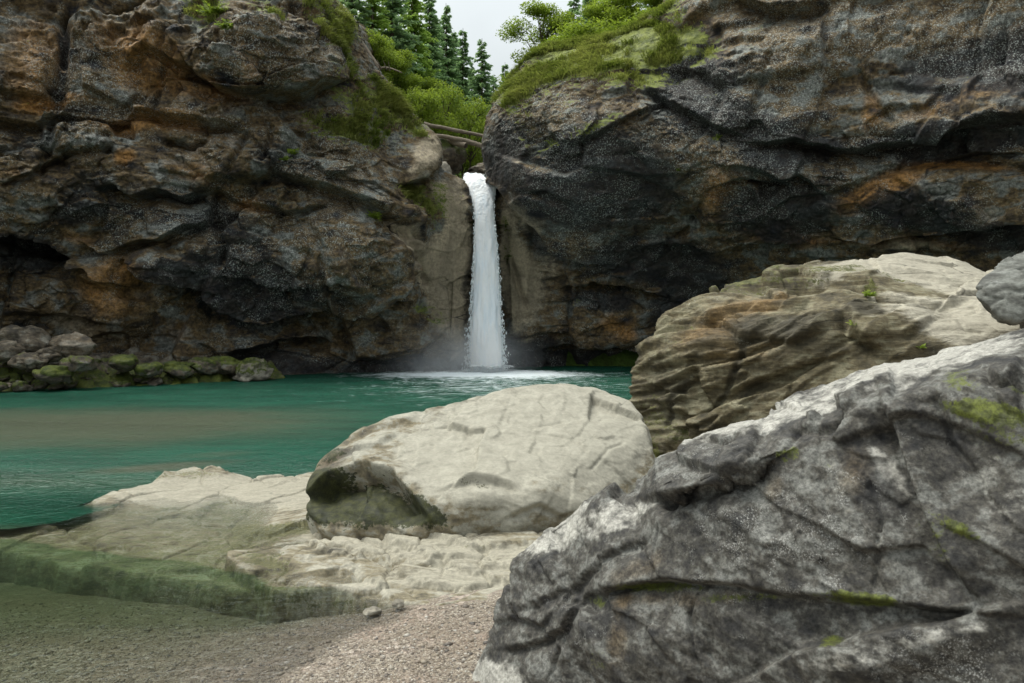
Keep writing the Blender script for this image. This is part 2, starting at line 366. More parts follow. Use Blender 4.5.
masksL = dict(
 ochre=[(30, 60, 45, 60, 10, .55), (15, 175, 40, 12, -5, .4), (150, 60, 70, 42, 20, .6), (130, 125, 60, 12, 0, .65), (130, 160, 16, 10, 0, .7), (225, 190, 60, 14, 25, .35), (250, 58, 14, 30, -30, .4),
        (60, 100, 40, 8, 0, .5), (150, 270, 38, 14, 15, .5), (110, 290, 48, 30, 20, .6), (75, 232, 40, 8, 25, .5), (330, 345, 40, 18, -25, .35), (300, 330, 30, 12, -20, .35), (345, 120, 20, 30, 0, .3),
        (245, 100, 60, 22, 0, .35), (185, 330, 35, 18, 0, .35), (215, 150, 60, 30, 10, .35), (250, 210, 40, 16, 0, .3)],
 pale=[(438, 262, 30, 30, -30, 1.0), (458, 240, 14, 40, 0, .9), (450, 305, 22, 26, 20, .7), (452, 192, 20, 20, 40, .7), (418, 158, 17, 28, 15, .6), (406, 245, 7, 30, -25, .9), (395, 325, 30, 12, 20, .3), (200, 40, 12, 16, 0, .2), (100, 332, 50, 14, 8, .35),
       (60, 320, 40, 12, 0, .3), (300, 118, 20, 6, 30, .4), (460, 340, 14, 30, 0, .5), (45, 290, 30, 10, -20, .3)],
 lichen=[(75, 65, 60, 30, 0, .5), (100, 105, 50, 18, 0, .6), (85, 140, 40, 14, 0, .5), (275, 60, 50, 30, 15, .6), (330, 165, 50, 40, 40, .5), (200, 130, 70, 14, 0, .3), (260, 240, 80, 50, 30, .3),
         (150, 220, 60, 14, 0, .4), (345, 250, 50, 60, 0, .2), (330, 40, 20, 30, 0, .4), (110, 245, 35, 8, -20, .4)],
 moss=[(345, 150, 60, 50, 20, .22), (200, 300, 120, 40, 0, .14), (400, 330, 70, 30, 0, .22), (352, 92, 30, 20, 40, .85), (365, 130, 26, 14, 30, .5), (330, 20, 34, 16, 55, 1.1), (345, 50, 9, 24, -30, .9), (388, 105, 12, 40, -35, .75), (270, 27, 18, 6, 10, .6), (205, 8, 16, 10, 0, .9), (222, 22, 16, 12, 0, .7), (405, 190, 16, 10, 0, .7),
       (430, 205, 18, 30, -20, .85), (447, 195, 12, 18, 0, .6), (430, 310, 30, 7, 32, .75), (250, 3, 30, 6, 0, .6), (378, 218, 10, 6, 0, .9), (60, 235, 30, 6, 20, .35), (320, 125, 30, 14, 20, .5),
       (340, 368, 160, 5, 0, .15), (405, 120, 12, 30, -30, .6), (465, 205, 5, 30, 0, .4)],
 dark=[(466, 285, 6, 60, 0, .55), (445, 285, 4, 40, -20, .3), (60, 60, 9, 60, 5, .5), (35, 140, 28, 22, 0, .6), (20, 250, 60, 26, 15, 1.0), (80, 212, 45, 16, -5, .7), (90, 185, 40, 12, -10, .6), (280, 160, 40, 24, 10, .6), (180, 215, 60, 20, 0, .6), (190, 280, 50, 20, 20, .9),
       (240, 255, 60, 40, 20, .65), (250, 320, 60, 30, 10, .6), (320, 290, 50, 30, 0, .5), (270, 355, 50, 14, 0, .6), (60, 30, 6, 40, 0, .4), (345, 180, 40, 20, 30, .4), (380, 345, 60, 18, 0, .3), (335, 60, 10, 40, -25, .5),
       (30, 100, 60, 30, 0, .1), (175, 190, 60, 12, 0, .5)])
smL = [(442, 275, 30, 75, 0, 1.2), (455, 200, 26, 24, 0, .9), (420, 158, 18, 28, 15, .9), (465, 340, 14, 30, 0, .6), (485, 280, 18, 110, 0, 1.0)]
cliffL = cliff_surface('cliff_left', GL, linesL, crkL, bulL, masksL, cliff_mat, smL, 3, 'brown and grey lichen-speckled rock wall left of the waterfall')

def colsR():
    ys = [330, 280, 230, 190, 140, 90]
    def plain(px, D, Ds, rim): return column([(px, 0, D)] + [(px, y, d) for y, d in zip(ys, Ds)] + [rim], ((0, 3, .8), (0, 16, 4)))
    b = ((0, 3, .6), (0, 16, 3))
    return [column([(470, 0, 40), (470, 330, 40), (470, 280, 40), (470, 230, 40), (515, 190, 44), (530, 150, 46), (545, 115, 46), (560, 85, 46)], b),
            column([(470, 0, 35.2), (470, 330, 35), (470, 280, 35), (470, 230, 35), (506, 190, 37), (505, 150, 37), (508, 115, 37), (528, 80, 38)], b),
            column([(484, 0, 34.2), (485, 330, 34.0), (485, 280, 33.8), (484, 230, 33.8), (503, 182, 34.2), (491, 150, 34.0), (494, 118, 33.8), (516, 80, 35)], b),
            column([(512, 0, 34.6), (514, 330, 34.3), (514, 280, 34.0), (512, 235, 33.8), (512, 183, 33.1), (500, 148, 32.6), (503, 112, 32.5), (524, 68, 34.3)], b),
            column([(540, 0, 35.2), (543, 330, 34.6), (545, 280, 34.3), (542, 235, 33.7), (530, 190, 32.3), (520, 145, 31.6), (523, 103, 31.8), (543, 54, 34.2)], b),
            column([(580, 0, 35.8), (583, 330, 34.8), (583, 280, 34.0), (576, 235, 32.7), (565, 190, 31.5), (560, 140, 31.0), (562, 95, 31.4), (580, 47, 34)], b),
            column([(640, 0, 36.5), (640, 330, 35.2), (640, 280, 34.2), (637, 230, 32.2), (632, 190, 31.2), (628, 140, 30.7), (628, 90, 31.2), (634, 30, 33.8)], b),
            plain(705, 36, (35, 34, 31.9, 31, 30.3, 30.5), (705, -25, 33)),
            plain(790, 35, (34, 33, 31.3, 30.3, 29.7, 29.5), (790, -110, 31)),
            plain(880, 33.5, (32.5, 31.3, 30.1, 29.1, 28.7, 28.4), (880, -170, 30)),
            plain(970, 31.5, (30.5, 29.6, 28.5, 27.7, 27.3, 27), (970, -200, 28.6)),
            plain(1060, 29, (28.4, 27.6, 26.5, 25.8, 25.4, 25.2), (1060, -210, 27)),
            plain(1250, 24, (24, 23.5, 22.8, 22.2, 21.8, 22), (1250, -240, 24)),
            plain(1500, 18, (18, 18, 17.6, 17.3, 17.2, 17.4), (1500, -300, 20))]
CR = np.array(colsR()).transpose(1, 0, 2)
GR = build_net(CR, [12, 50, 65, 65, 55, 65, 65, 110, 30, 30], [8, 22, 22, 32, 48, 65, 70, 85, 90, 90, 80, 50, 30])
linesR = [
 ([(484, 168), (492, 178), (503, 186), (516, 190), (532, 204), (546, 218), (553, 234), (566, 250), (590, 262), (620, 266)], .4, 24, .6, 14),
 ([(640, 92), (660, 104), (690, 117), (726, 131), (745, 135)], .3, 26, .45, 10),
 ([(745, 140), (790, 140), (830, 150), (860, 150), (895, 146), (930, 140), (965, 124), (1000, 116), (1060, 110)], .5, 26, .9, 16),
 ([(700, 192), (740, 175), (770, 182), (800, 178), (826, 200)], .3, 20, .6, 14),
 ([(560, 290), (590, 283), (625, 285), (650, 292), (668, 300)], .45, 24, .7, 12),
 ([(826, 236), (870, 238), (930, 236), (975, 226), (1024, 222), (1080, 225)], .4, 22, 1.0, 14),
 ([(505, 345), (540, 352), (580, 350), (620, 346), (660, 345)], .3, 22, .6, 12),
 ([(735, 0), (770, 14), (800, 12), (830, 4)], .5, 14, .8, 14),
 ([(650, 250), (690, 246), (720, 252), (760, 246), (800, 240)], .3, 20, .6, 14),
 ([(570, 150), (605, 138), (640, 118), (665, 100)], .25, 16, .3, 10),
 ([(940, 160), (975, 152), (1024, 150)], .2, 10, .5, 8),
]
crkR = [([(826, 202), (858, 186), (890, 174), (925, 161), (975, 164), (1060, 174)], .35, 4), ([(505, 255), (515, 280), (528, 310)], .25, 3), ([(770, 60), (760, 100), (745, 135)], .25, 4),
        ([(850, 60), (870, 95), (895, 128)], .25, 4), ([(700, 200), (690, 225), (675, 245)], .3, 4), ([(720, 30), (700, 60), (672, 84)], .3, 5), ([(520, 200), (535, 235), (528, 262)], .2, 3)]
bulR = [(600, 150, 120, 75, -10, .7), (760, 190, 90, 50, 0, .4), (610, 300, 90, 34, 0, -.3), (925, 200, 105, 34, 5, .6), (960, 110, 75, 28, -14, .45), (900, 246, 60, 8, 5, .5), (600, 110, 50, 40, -30, .3), (560, 200, 40, 50, -50, .25), (620, 315, 45, 26, 0, .4),
        (760, 75, 60, 36, -20, .3), (870, 40, 60, 30, -5, .35), (690, 150, 50, 40, 20, .25), (540, 320, 26, 40, 0, .2)]
masksR = dict(
 ochre=[(880, 190, 60, 14, -24, .75), (960, 165, 60, 6, 3, .7), (950, 105, 80, 12, -14, .5), (715, 190, 26, 34, 10, .6), (870, 110, 14, 22, 0, .5), (790, 235, 60, 14, 0, .5), (905, 246, 70, 8, 4, .5), (620, 320, 24, 16, 0, .5),
        (540, 330, 40, 30, 0, .25), (760, 90, 14, 40, 10, .25), (590, 335, 50, 14, 0, .3), (720, 262, 50, 16, 0, .3), (810, 20, 12, 20, 0, .3)],
 pale=[(508, 262, 10, 60, -6, .8), (532, 212, 24, 22, 50, .75), (522, 282, 18, 40, -14, .95), (548, 250, 14, 30, -10, .4), (520, 340, 18, 16, 0, .3), (560, 300, 20, 30, 0, .25), (900, 247, 55, 7, 4, .55), (525, 160, 6, 18, -20, .4), (990, 205, 22, 24, -30, .4), (960, 110, 50, 8, -14, .25)],
 lichen=[(840, 30, 110, 34, 5, .65), (780, 90, 60, 40, -30, .5), (700, 120, 60, 60, 30, .4), (540, 110, 40, 50, -40, .45), (660, 30, 30, 40, -30, .2), (870, 150, 50, 24, -30, .55), (740, 170, 60, 40, 10, .45), (990, 30, 60, 50, 0, .5),
         (580, 170, 60, 60, 0, .25), (600, 230, 60, 30, 0, .2), (985, 205, 26, 22, -30, .5)],
 moss=[(550, 68, 44, 20, -32, 1.0), (610, 62, 70, 24, -8, 1.05), (660, 35, 40, 32, -20, 1.0), (510, 98, 14, 18, -50, .7), (585, 138, 34, 6, -20, .9), (690, 50, 26, 18, 0, .8), (640, 90, 40, 9, -15, .45), (504, 245, 6, 34, 0, 1.1),
       (545, 320, 50, 40, 0, .32), (560, 130, 50, 40, -30, .2), (585, 345, 100, 14, 0, .15), (525, 125, 14, 30, -30, .4), (716, 137, 5, 3, 0, .9), (676, 173, 5, 4, 0, .8), (585, 270, 22, 14, 0, .3), (500, 210, 5, 20, 0, .7)],
 dark=[(690, 90, 50, 46, 0, .65), (600, 180, 70, 46, 10, .6), (750, 130, 60, 20, 20, .6), (790, 150, 50, 20, 0, .7), (950, 140, 80, 18, -8, .9), (640, 260, 60, 20, 0, .55), (780, 210, 50, 30, 0, .75), (960, 72, 70, 24, -10, .55),
       (1010, 70, 40, 40, 0, .5), (920, 210, 70, 20, 5, .45), (1000, 236, 50, 14, 0, 1.0), (600, 300, 34, 10, 0, .6), (690, 305, 40, 50, 0, .6), (530, 350, 40, 16, 0, .4), (510, 150, 20, 30, 0, .5), (800, 30, 40, 12, 10, .3), (545, 245, 16, 22, -40, .35)])
smR = [(514, 260, 20, 90, 0, 1.2), (540, 225, 26, 30, 40, .7), (532, 300, 20, 40, 0, .8)]
cliffR = cliff_surface('cliff_right', GR, linesR, crkR, bulR, masksR, cliff_mat, smR, 14, 'dark overhanging rock wall right of the waterfall', strdir=(-0.9, 0, 1), wl=8, fam=(.30, .25, .55), dk=.34)
print('cliffs', round(time.time() - T0, 1))

# ------------------------------------------------------------------ boulders: authored hulls, joined, worn and chiselled
def hull_bm(pts):
    bm = bmesh.new()
    for p in pts: bm.verts.new(p)
    r = bmesh.ops.convex_hull(bm, input=bm.verts[:])
    bmesh.ops.delete(bm, geom=list({g for g in r['geom_interior'] + r['geom_unused'] if isinstance(g, bmesh.types.BMVert)}), context='VERTS')
    return bm
def remeshed(hulls, voxel):
    bm = bmesh.new()
    for pts in hulls:
        h = hull_bm(pts); me = bpy.data.meshes.new('t'); h.to_mesh(me); h.free(); bm.from_mesh(me); bpy.data.meshes.remove(me)
    me = bpy.data.meshes.new('hull'); bm.to_mesh(me); bm.free()
    o = bpy.data.objects.new('hull', me); COL.objects.link(o)
    m = o.modifiers.new('r', 'REMESH'); m.mode = 'VOXEL'; m.voxel_size = voxel
    ev = o.evaluated_get(bpy.context.evaluated_depsgraph_get()); em = ev.to_mesh()
    nv = len(em.vertices); V = np.empty(nv * 3, np.float32); em.vertices.foreach_get('co', V); V = V.reshape(-1, 3)
    nf = len(em.polygons); ls = np.empty(nf, np.int32); lt = np.empty(nf, np.int32)
    em.polygons.foreach_get('loop_start', ls); em.polygons.foreach_get('loop_total', lt)
    lv = np.empty(len(em.loops), np.int32); em.loops.foreach_get('vertex_index', lv)
    q = ls[lt == 4]; Fq = np.stack([lv[q], lv[q + 1], lv[q + 2], lv[q + 3]], 1)
    ev.to_mesh_clear(); bpy.data.objects.remove(o); bpy.data.meshes.remove(me)
    return V, Fq
def vnormals(V, Fq):
    a, b, c, d = (V[Fq[:, k]] for k in range(4)); n = np.cross(c - a, d - b)
    N = np.zeros_like(V)
    for k in range(4):
        for j in range(3): N[:, j] += np.bincount(Fq[:, k], n[:, j], len(V))
    return N / (np.linalg.norm(N, axis=1, keepdims=True) + 1e-9)
def relax(V, Fq, it):
    E = np.concatenate([Fq[:, [0, 1]], Fq[:, [1, 2]], Fq[:, [2, 3]], Fq[:, [3, 0]]])
    cnt = np.bincount(E[:, 0], minlength=len(V)) + np.bincount(E[:, 1], minlength=len(V))
    for _ in range(it):
        S = np.stack([np.bincount(E[:, 0], V[E[:, 1], j], len(V)) + np.bincount(E[:, 1], V[E[:, 0], j], len(V)) for j in range(3)], 1)
        V = (V * 0.4 + 0.6 * S / np.maximum(cnt, 1)[:, None]).astype(np.float32)
    return V
def boulder(name, hulls, voxel, soft, mat, lines, crk, bulges, masks, seed, size, rough, label, cat='boulder', mixf=(.7, 1, .8), strat=(1, 1, 2), wl=6, stratamp=0.03, mossup=0.0, tilt=(0, 0), parent=None, flow=.06):
    V, Fq = remeshed(hulls, voxel); V = relax(V, Fq, soft); N = vnormals(V, Fq)
    cx0, cy0 = chart(V)
    w = 1.2 / size
    jt = .35 * wl; cx = cx0 + wl * fbm(V, w, 4, seed + 20) + jt * fbm(V, 7 * w, 3, seed + 21); cy = cy0 + wl * fbm(V, w, 4, seed + 27) + jt * fbm(V, 7 * w, 3, seed + 28)
    front = sstep(-N[:, 1] + 0.9 * N[:, 2], -0.3, 0.2)
    d = (steps(cx, cy, lines, 1.5) + cracks(cx, cy, crk) + blobs(cx, cy, bulges)) * front
    q = V.copy(); q[:, 2] = V[:, 2] + tilt[0] * V[:, 0] + tilt[1] * V[:, 1] + flow * size * fbm(V, 1.1 / size, 3, seed + 15)
    f1, _ = facets(q, size * 0.55, seed + 1, 0.30, 0.08, 0.02, 0.04, strat)
    f2, _ = facets(q, size * 0.17, seed + 2, 0.42, 0.14, 0.03, 0.05, strat)
    f3, _ = facets(q, size * 0.06, seed + 3, 0.45, 0.16, 0.03, 0.08, strat)
    st = fbm(q, 1.6 / size, 6, seed + 4, 0.6, True, (0.3, 0.3, 4.5))
    fn = fbm(V, 9 / size, 5, seed + 6, 0.55)
    ru = 0.35 + 0.9 * sstep(fbm(V, 1.3 / size, 3, seed + 12), -0.3, 0.4)
    d = d + rough * (mixf[0] * f1 + ru * (mixf[1] * f2 + f3 * mixf[2])) + stratamp * size * ru * ru * st + 0.010 * size * fn * rough * ru + 0.02 * size * fbm(V, 2 / size, 4, seed + 10)
    V2 = V + N * d[:, None]
    V2 = relax(V2, Fq, 1)
    NN = vnormals(V2, Fq)
    nz = fbm(V, 2.5 / size, 5, seed + 9)
    at = {k: np.clip(blobs(cx, cy, l) + (0.1 * nz if k not in ('pale', 'moss') else 0), 0, 1.3) for k, l in masks.items()}
    up = sstep(NN[:, 2] + 0.2 * nz, 0.3, 0.8)
    at['moss'] = np.clip(at['moss'] + mossup * up, 0, 1.3)
    at['dark'] = np.clip(at['dark'] + .3 * np.clip(-cracks(cx, cy, crk) / .03, 0, 1) * front, 0, 1.3)
    if 'pale_up' in at: at['pale'] = np.clip(at['pale'] + at.pop('pale_up') * up, 0, 1.3)
    o = mesh_np(name, V2, Fq, mat, parent, at)
    if not parent: tag(o, label, cat)
    return o, V2, NN, at
def C(*pts): return [W(*p) for p in pts]

pale_mat = rock_mat('pale_limestone', (0.06, 0.055, 0.045), (0.24, 0.23, 0.185), (0.16, 0.135, 0.085), (0.26, 0.18, 0.09), (0.295, 0.28, 0.225), (0.5, 0.5, 0.46), 0.011,
                    lich_amt=0.05, bumpd=0.018, fineb=.15, grainb=.2, seam=.2, gv=.22, strata=(1, 1, 2.2), strata_rot=(0.3, 0.3, 0), moss=(0.016, 0.019, 0.006), moss2=(0.045, 0.048, 0.012), bias=0.03)
ledge_mat = rock_mat('shelf_limestone', (0.05, 0.046, 0.036), (0.26, 0.245, 0.195), (0.18, 0.155, 0.10), (0.28, 0.19, 0.10), (0.29, 0.27, 0.21), (0.5, 0.5, 0.46), 0.010, lich_amt=0.05, bumpd=0.02, fineb=.25, grainb=.25, seam=.35, gv=.28, strata=(.6, 2.2, 2.2), moss=(0.10, 0.10, 0.045), moss2=(0.17, 0.16, 0.075), bias=0.02)
hB1 = [C((303, 513, 7.95), (312, 480, 8.2), (322, 462, 8.6), (345, 440, 8.9), (390, 416, 9.2), (440, 408, 9.4), (512, 388, 9.8), (548, 383, 10.0), (595, 388, 10.0), (630, 400, 9.7), (648, 430, 9.1), (652, 470, 8.7),
         (330, 522, 7.7), (400, 530, 7.45), (450, 530, 7.35), (520, 524, 7.4), (600, 510, 7.7), (660, 500, 8.4), (470, 500, 7.42), (540, 490, 7.55), (380, 470, 8.0),
         (330, 590, 7.9), (450, 600, 7.4), (600, 590, 7.8), (350, 500, 10.6), (450, 500, 11.2), (600, 500, 11.4), (670, 500, 10))]
lB1 = [([(305, 500), (330, 478), (365, 468), (395, 474), (415, 500), (430, 520)], .05, 14, .28, 30), ([(444, 493), (470, 487), (500, 486), (524, 492)], .04, 12, .07, 6), ([(318, 470), (350, 452), (380, 445), (400, 430)], .03, 8, .05, 5),
       ([(340, 445), (370, 430), (420, 415)], .03, 8, .04, 4), ([(505, 520), (540, 505), (560, 515), (590, 512)], .02, 8, .05, 5)]
cB1 = [([(590, 470), (610, 450), (625, 440)], .02, 1.2), ([(470, 425), (462, 450), (470, 470)], .008, 1.5), ([(538, 428), (555, 424), (565, 422)], .015, 1.3), ([(420, 420), (400, 440), (392, 468)], .012, 2)]
mB1 = dict(ochre=[(350, 450, 30, 8, -30, .25), (560, 500, 20, 10, 0, .4), (330, 470, 20, 20, 0, .5), (430, 470, 60, 20, 0, .25), (480, 440, 60, 40, 0, .2)], pale=[(520, 430, 120, 50, -10, 1.0), (470, 470, 60, 40, 0, .8), (600, 440, 50, 50, 0, .9), (560, 505, 60, 14, 0, .7)],
           lichen=[(520, 420, 90, 30, -10, .2)], moss=[(362, 500, 62, 28, 10, 1.2), (425, 517, 30, 12, 20, .8), (318, 500, 20, 24, 0, .9), (486, 490, 32, 4, 3, .5), (335, 455, 16, 8, -30, .5), (455, 400, 14, 6, 0, .3)],
           dark=[(370, 500, 50, 26, 10, .8), (335, 462, 30, 14, -35, .55), (385, 440, 40, 8, -22, .35), (455, 402, 40, 5, -12, .35), (650, 470, 14, 20, 0, .3)])
B1 = boulder('pale_boulder', hB1, 0.016, 9, pale_mat, lB1, cB1, [], mB1, 31, 2.0, 0.16, 'large smooth pale boulder with a dark mossy hollow in its left side', mixf=(1.0, .5, .35), strat=(1, 1, 2), wl=5, stratamp=0.008, tilt=(0.35, -0.3))

brown_mat = rock_mat('brown_limestone', (0.036, 0.031, 0.018), (0.16, 0.145, 0.09), (0.10, 0.082, 0.044), (0.18, 0.115, 0.045), (0.33, 0.305, 0.24), (0.42, 0.42, 0.36), 0.0145,
                     lich_amt=0.15, bumpd=0.05, fineb=.25, grainb=.3, gv=.3, strata=(0.6, 0.6, 3.2), strata_rot=(0.0, 0.5, 0), moss=(0.055, 0.058, 0.012), moss2=(0.12, 0.12, 0.03))
hB2 = [C((630, 400, 11.2), (634, 378, 11.3), (646, 348, 11.4), (662, 328, 11.5), (692, 303, 11.7), (722, 286, 11.9), (762, 275, 12.1), (850, 262, 12.4), (905, 254, 12.6), (950, 255, 12.6), (990, 266, 12.3), (1070, 296, 11.8),
         (640, 458, 10.8), (652, 462, 10.6), (700, 470, 10.1), (780, 480, 9.7), (730, 340, 10.3), (800, 310, 10.3), (850, 330, 9.7),
         (640, 500, 11), (720, 520, 10), (900, 540, 9.2), (1080, 540, 9.2), (700, 460, 13.5), (900, 440, 14.5), (1080, 440, 14), (950, 350, 9.3), (1010, 325, 9.6), (1080, 330, 9.7), (880, 292, 10.9))]
lB2 = [([(735, 290), (780, 282), (830, 280), (870, 290), (900, 300), (930, 306), (975, 300)], .06, 16, .18, 9), ([(880, 268), (930, 276), (985, 278)], .03, 9, .06, 6), ([(850, 345), (880, 340), (910, 338), (945, 318)], .05, 16, .05, 5),
       ([(845, 318), (850, 330), (866, 345), (880, 352)], .10, 14, .22, 12), ([(650, 335), (700, 330), (740, 312), (790, 306), (830, 300)], .06, 16, .10, 9), ([(645, 380), (690, 365), (730, 360), (780, 345)], .06, 14, .10, 9), ([(700, 320), (740, 340), (790, 345), (835, 330)], .05, 16, .1, 10),
       ([(735, 400), (760, 385), (800, 370), (850, 352)], .05, 14, .12, 10), ([(635, 420), (660, 412), (690, 420), (720, 410)], .04, 12, .08, 8), ([(660, 300), (700, 296), (750, 290), (800, 292)], .03, 8, .05, 5)]
cB2 = [([(700, 430), (725, 400), (740, 365), (745, 345)], .08, 3), ([(660, 440), (670, 410), (690, 380)], .05, 2.5), ([(958, 322), (966, 330), (985, 332)], .03, 1.5)]
mB2 = dict(ochre=[(740, 320, 60, 14, -25, .4), (780, 350, 60, 30, -10, .4), (700, 350, 40, 40, 0, .35), (760, 300, 60, 14, -10, .3), (960, 320, 40, 16, 0, .2), (880, 330, 40, 20, 0, .3)], pale=[(930, 268, 80, 16, 2, 1.1), (960, 322, 60, 22, 8, 1.1), (880, 300, 30, 8, 0, .4), (1000, 290, 40, 30, 0, .9), (840, 275, 40, 8, -3, .5), (870, 325, 30, 12, -10, .3)],
           lichen=[(840, 270, 60, 10, 0, .4), (740, 300, 60, 20, -20, .2)], moss=[(720, 290, 50, 14, -25, .42), (790, 278, 60, 9, -5, .42), (860, 275, 30, 6, 0, .35), (650, 420, 18, 26, 0, .45), (680, 440, 14, 12, 0, .5), (868, 292, 8, 5, 0, .8), (652, 462, 14, 14, 0, .9), (680, 345, 30, 14, -40, .3), (905, 282, 26, 4, 6, .4)],
           dark=[(730, 375, 110, 60, -12, .35), (820, 340, 60, 20, -14, .3), (865, 315, 20, 12, 0, .7), (660, 400, 24, 40, 0, .3), (770, 330, 60, 14, -8, .4), (880, 350, 40, 10, 0, .4)])  # shade on the boulder's front and in its hollow, put into the colour
B2 = boulder('brown_boulder', hB2, 0.021, 18, brown_mat, lB2, cB2, [(690, 330, 50, 30, -40, .12), (900, 320, 40, 12, -10, .1)], mB2, 47, 3.0, 0.26, 'big rounded brown boulder with swirling layers and a bright bare top, behind the foreground rock', strat=(.6, .6, 2.4), wl=7, stratamp=0.026, tilt=(-.45, .1), mossup=0.1, flow=.34)

grey_mat = rock_mat('grey_stone', (0.045, 0.046, 0.042), (0.150, 0.155, 0.138), (0.095, 0.096, 0.084), (0.2, 0.15, 0.1), (0.4, 0.4, 0.39), (0.5, 0.5, 0.48), 0.011, lich_amt=0.1, bumpd=0.012, fineb=.2, grainb=.3, seam=.2, gv=.2, strata=(1, 1, 2), strata_rot=(0, 0.5, 0))
hB3 = [C((974, 296, 8.9), (985, 275, 9.1), (1005, 258, 9.4), (1030, 246, 9.6), (1090, 240, 9.7), (1150, 270, 9.5), (1005, 318, 8.7), (1040, 324, 8.6), (1120, 326, 8.6), (1000, 325, 9.5), (1130, 330, 10), (1060, 290, 10.4), (1040, 280, 8.7))]
mB3 = dict(ochre=[], pale=[(1000, 280, 20, 20, 0, .2)], lichen=[], moss=[], dark=[(1010, 300, 24, 16, 0, .2)])
B3 = boulder('grey_stone', hB3, 0.014, 6, grey_mat, [], [([(980, 296), (1010, 290), (1060, 300)], .02, 2)], [], mB3, 61, 1.2, 0.25, 'smooth rounded grey stone lying on the big brown boulder at the right edge', wl=3, stratamp=.008)

fore_mat = rock_mat('foreground_stone', (0.020, 0.020, 0.020), (0.118, 0.118, 0.106), (0.058, 0.054, 0.045), (0.13, 0.085, 0.035), (0.33, 0.32, 0.285), (0.5, 0.5, 0.47), 0.0052,
                    lich_amt=0.2, bumpd=0.010, fineb=.45, grainb=.5, seam=.5, gv=.55, strata=(1, 1, 1.6), strata_rot=(0.4, 0.5, 0), moss=(0.045, 0.052, 0.012), moss2=(0.12, 0.14, 0.022), rough=0.75)
hB4 = [C((640, 490, 4.35), (655, 462, 4.35), (740, 420, 4.25), (800, 396, 4.2), (880, 366, 4.1), (945, 344, 4.0), (1024, 324, 3.9), (1150, 296, 3.7), (1400, 290, 3.6),
         (655, 520, 3.95), (720, 492, 3.75), (800, 440, 3.6), (880, 396, 3.45), (960, 380, 3.3), (1060, 370, 3.1), (1250, 350, 2.7),
         (580, 620, 4.1), (620, 700, 3.9), (720, 760, 3.6), (900, 820, 3.1), (1150, 900, 2.6), (1500, 700, 2.2), (640, 800, 3.8), (900, 1000, 3.0), (1250, 1000, 2.3), (600, 640, 5.4), (1000, 720, 5.2), (1500, 600, 5)),
       C((466, 700, 4.62), (478, 668, 4.7), (494, 630, 4.75), (508, 596, 4.8), (520, 556, 4.8), (545, 528, 4.75), (580, 508, 4.7), (620, 488, 4.6), (655, 475, 4.5), (530, 620, 4.45), (590, 570, 4.2), (655, 525, 4.0),
         (500, 720, 4.35), (600, 740, 4.05), (720, 700, 3.8), (480, 740, 4.5), (700, 560, 3.95), (560, 640, 5.5), (700, 640, 5.4), (650, 800, 4.0)),
       C((652, 458, 4.25), (650, 484, 4.0), (660, 500, 3.85), (700, 488, 3.72), (745, 474, 3.62), (775, 458, 3.6), (740, 419, 4.2), (700, 436, 4.2), (800, 394, 4.15), (860, 398, 3.6), (700, 500, 4.2), (800, 440, 4.2), (840, 420, 3.6))]
lB4 = [([(648, 500), (700, 491), (740, 477), (772, 462)], .05, 22, .09, 14), ([(560, 602), (600, 590), (668, 582), (731, 588), (775, 597), (830, 604), (872, 602), (940, 610), (1024, 618)], .05, 30, .05, 14),
       ([(700, 700), (760, 672), (800, 650), (870, 632), (940, 622), (1024, 600)], -.03, 30, -.06, 30), ([(520, 610), (560, 590), (600, 560), (640, 540), (655, 522)], .0, 20, .05, 14),
       ([(500, 645), (530, 640), (560, 628), (575, 600)], .02, 16, .05, 8), ([(880, 395), (895, 440), (915, 500), (945, 560), (975, 600)], .05, 34, .08, 30), ([(985, 372), (1000, 380), (1024, 372)], .02, 10, .06, 8),
       ([(700, 442), (730, 446), (742, 436)], .02, 8, .03, 5), ([(780, 430), (830, 420), (870, 392), (930, 372)], .02, 14, .03, 10)]
cB4 = [([(655, 503), (700, 491), (745, 476), (772, 462)], .06, 2), ([(590, 594), (668, 583), (731, 588), (790, 598), (872, 603)], .05, 2), ([(772, 462), (790, 440), (800, 418)], .02, 2), ([(655, 610), (650, 640), (662, 683)], .02, 1.8), ([(700, 585), (690, 620), (700, 683)], .025, 1.5), ([(660, 520), (655, 560), (664, 585)], .015, 1.5), ([(860, 470), (880, 520), (872, 600)], .02, 1.6),
       ([(575, 600), (560, 630), (545, 683)], .02, 2), ([(930, 380), (950, 440), (985, 500), (1024, 540)], .025, 3), ([(820, 430), (815, 470), (830, 520)], .012, 2)]
bB4 = [(560, 530, 30, 16, -30, -.03), (610, 510, 26, 8, -25, .03), (540, 565, 18, 12, 0, .03), (900, 650, 90, 24, -14, .05), (760, 540, 60, 40, 0, .03), (960, 470, 30, 60, -30, -.05), (640, 640, 40, 30, 0, .03)]
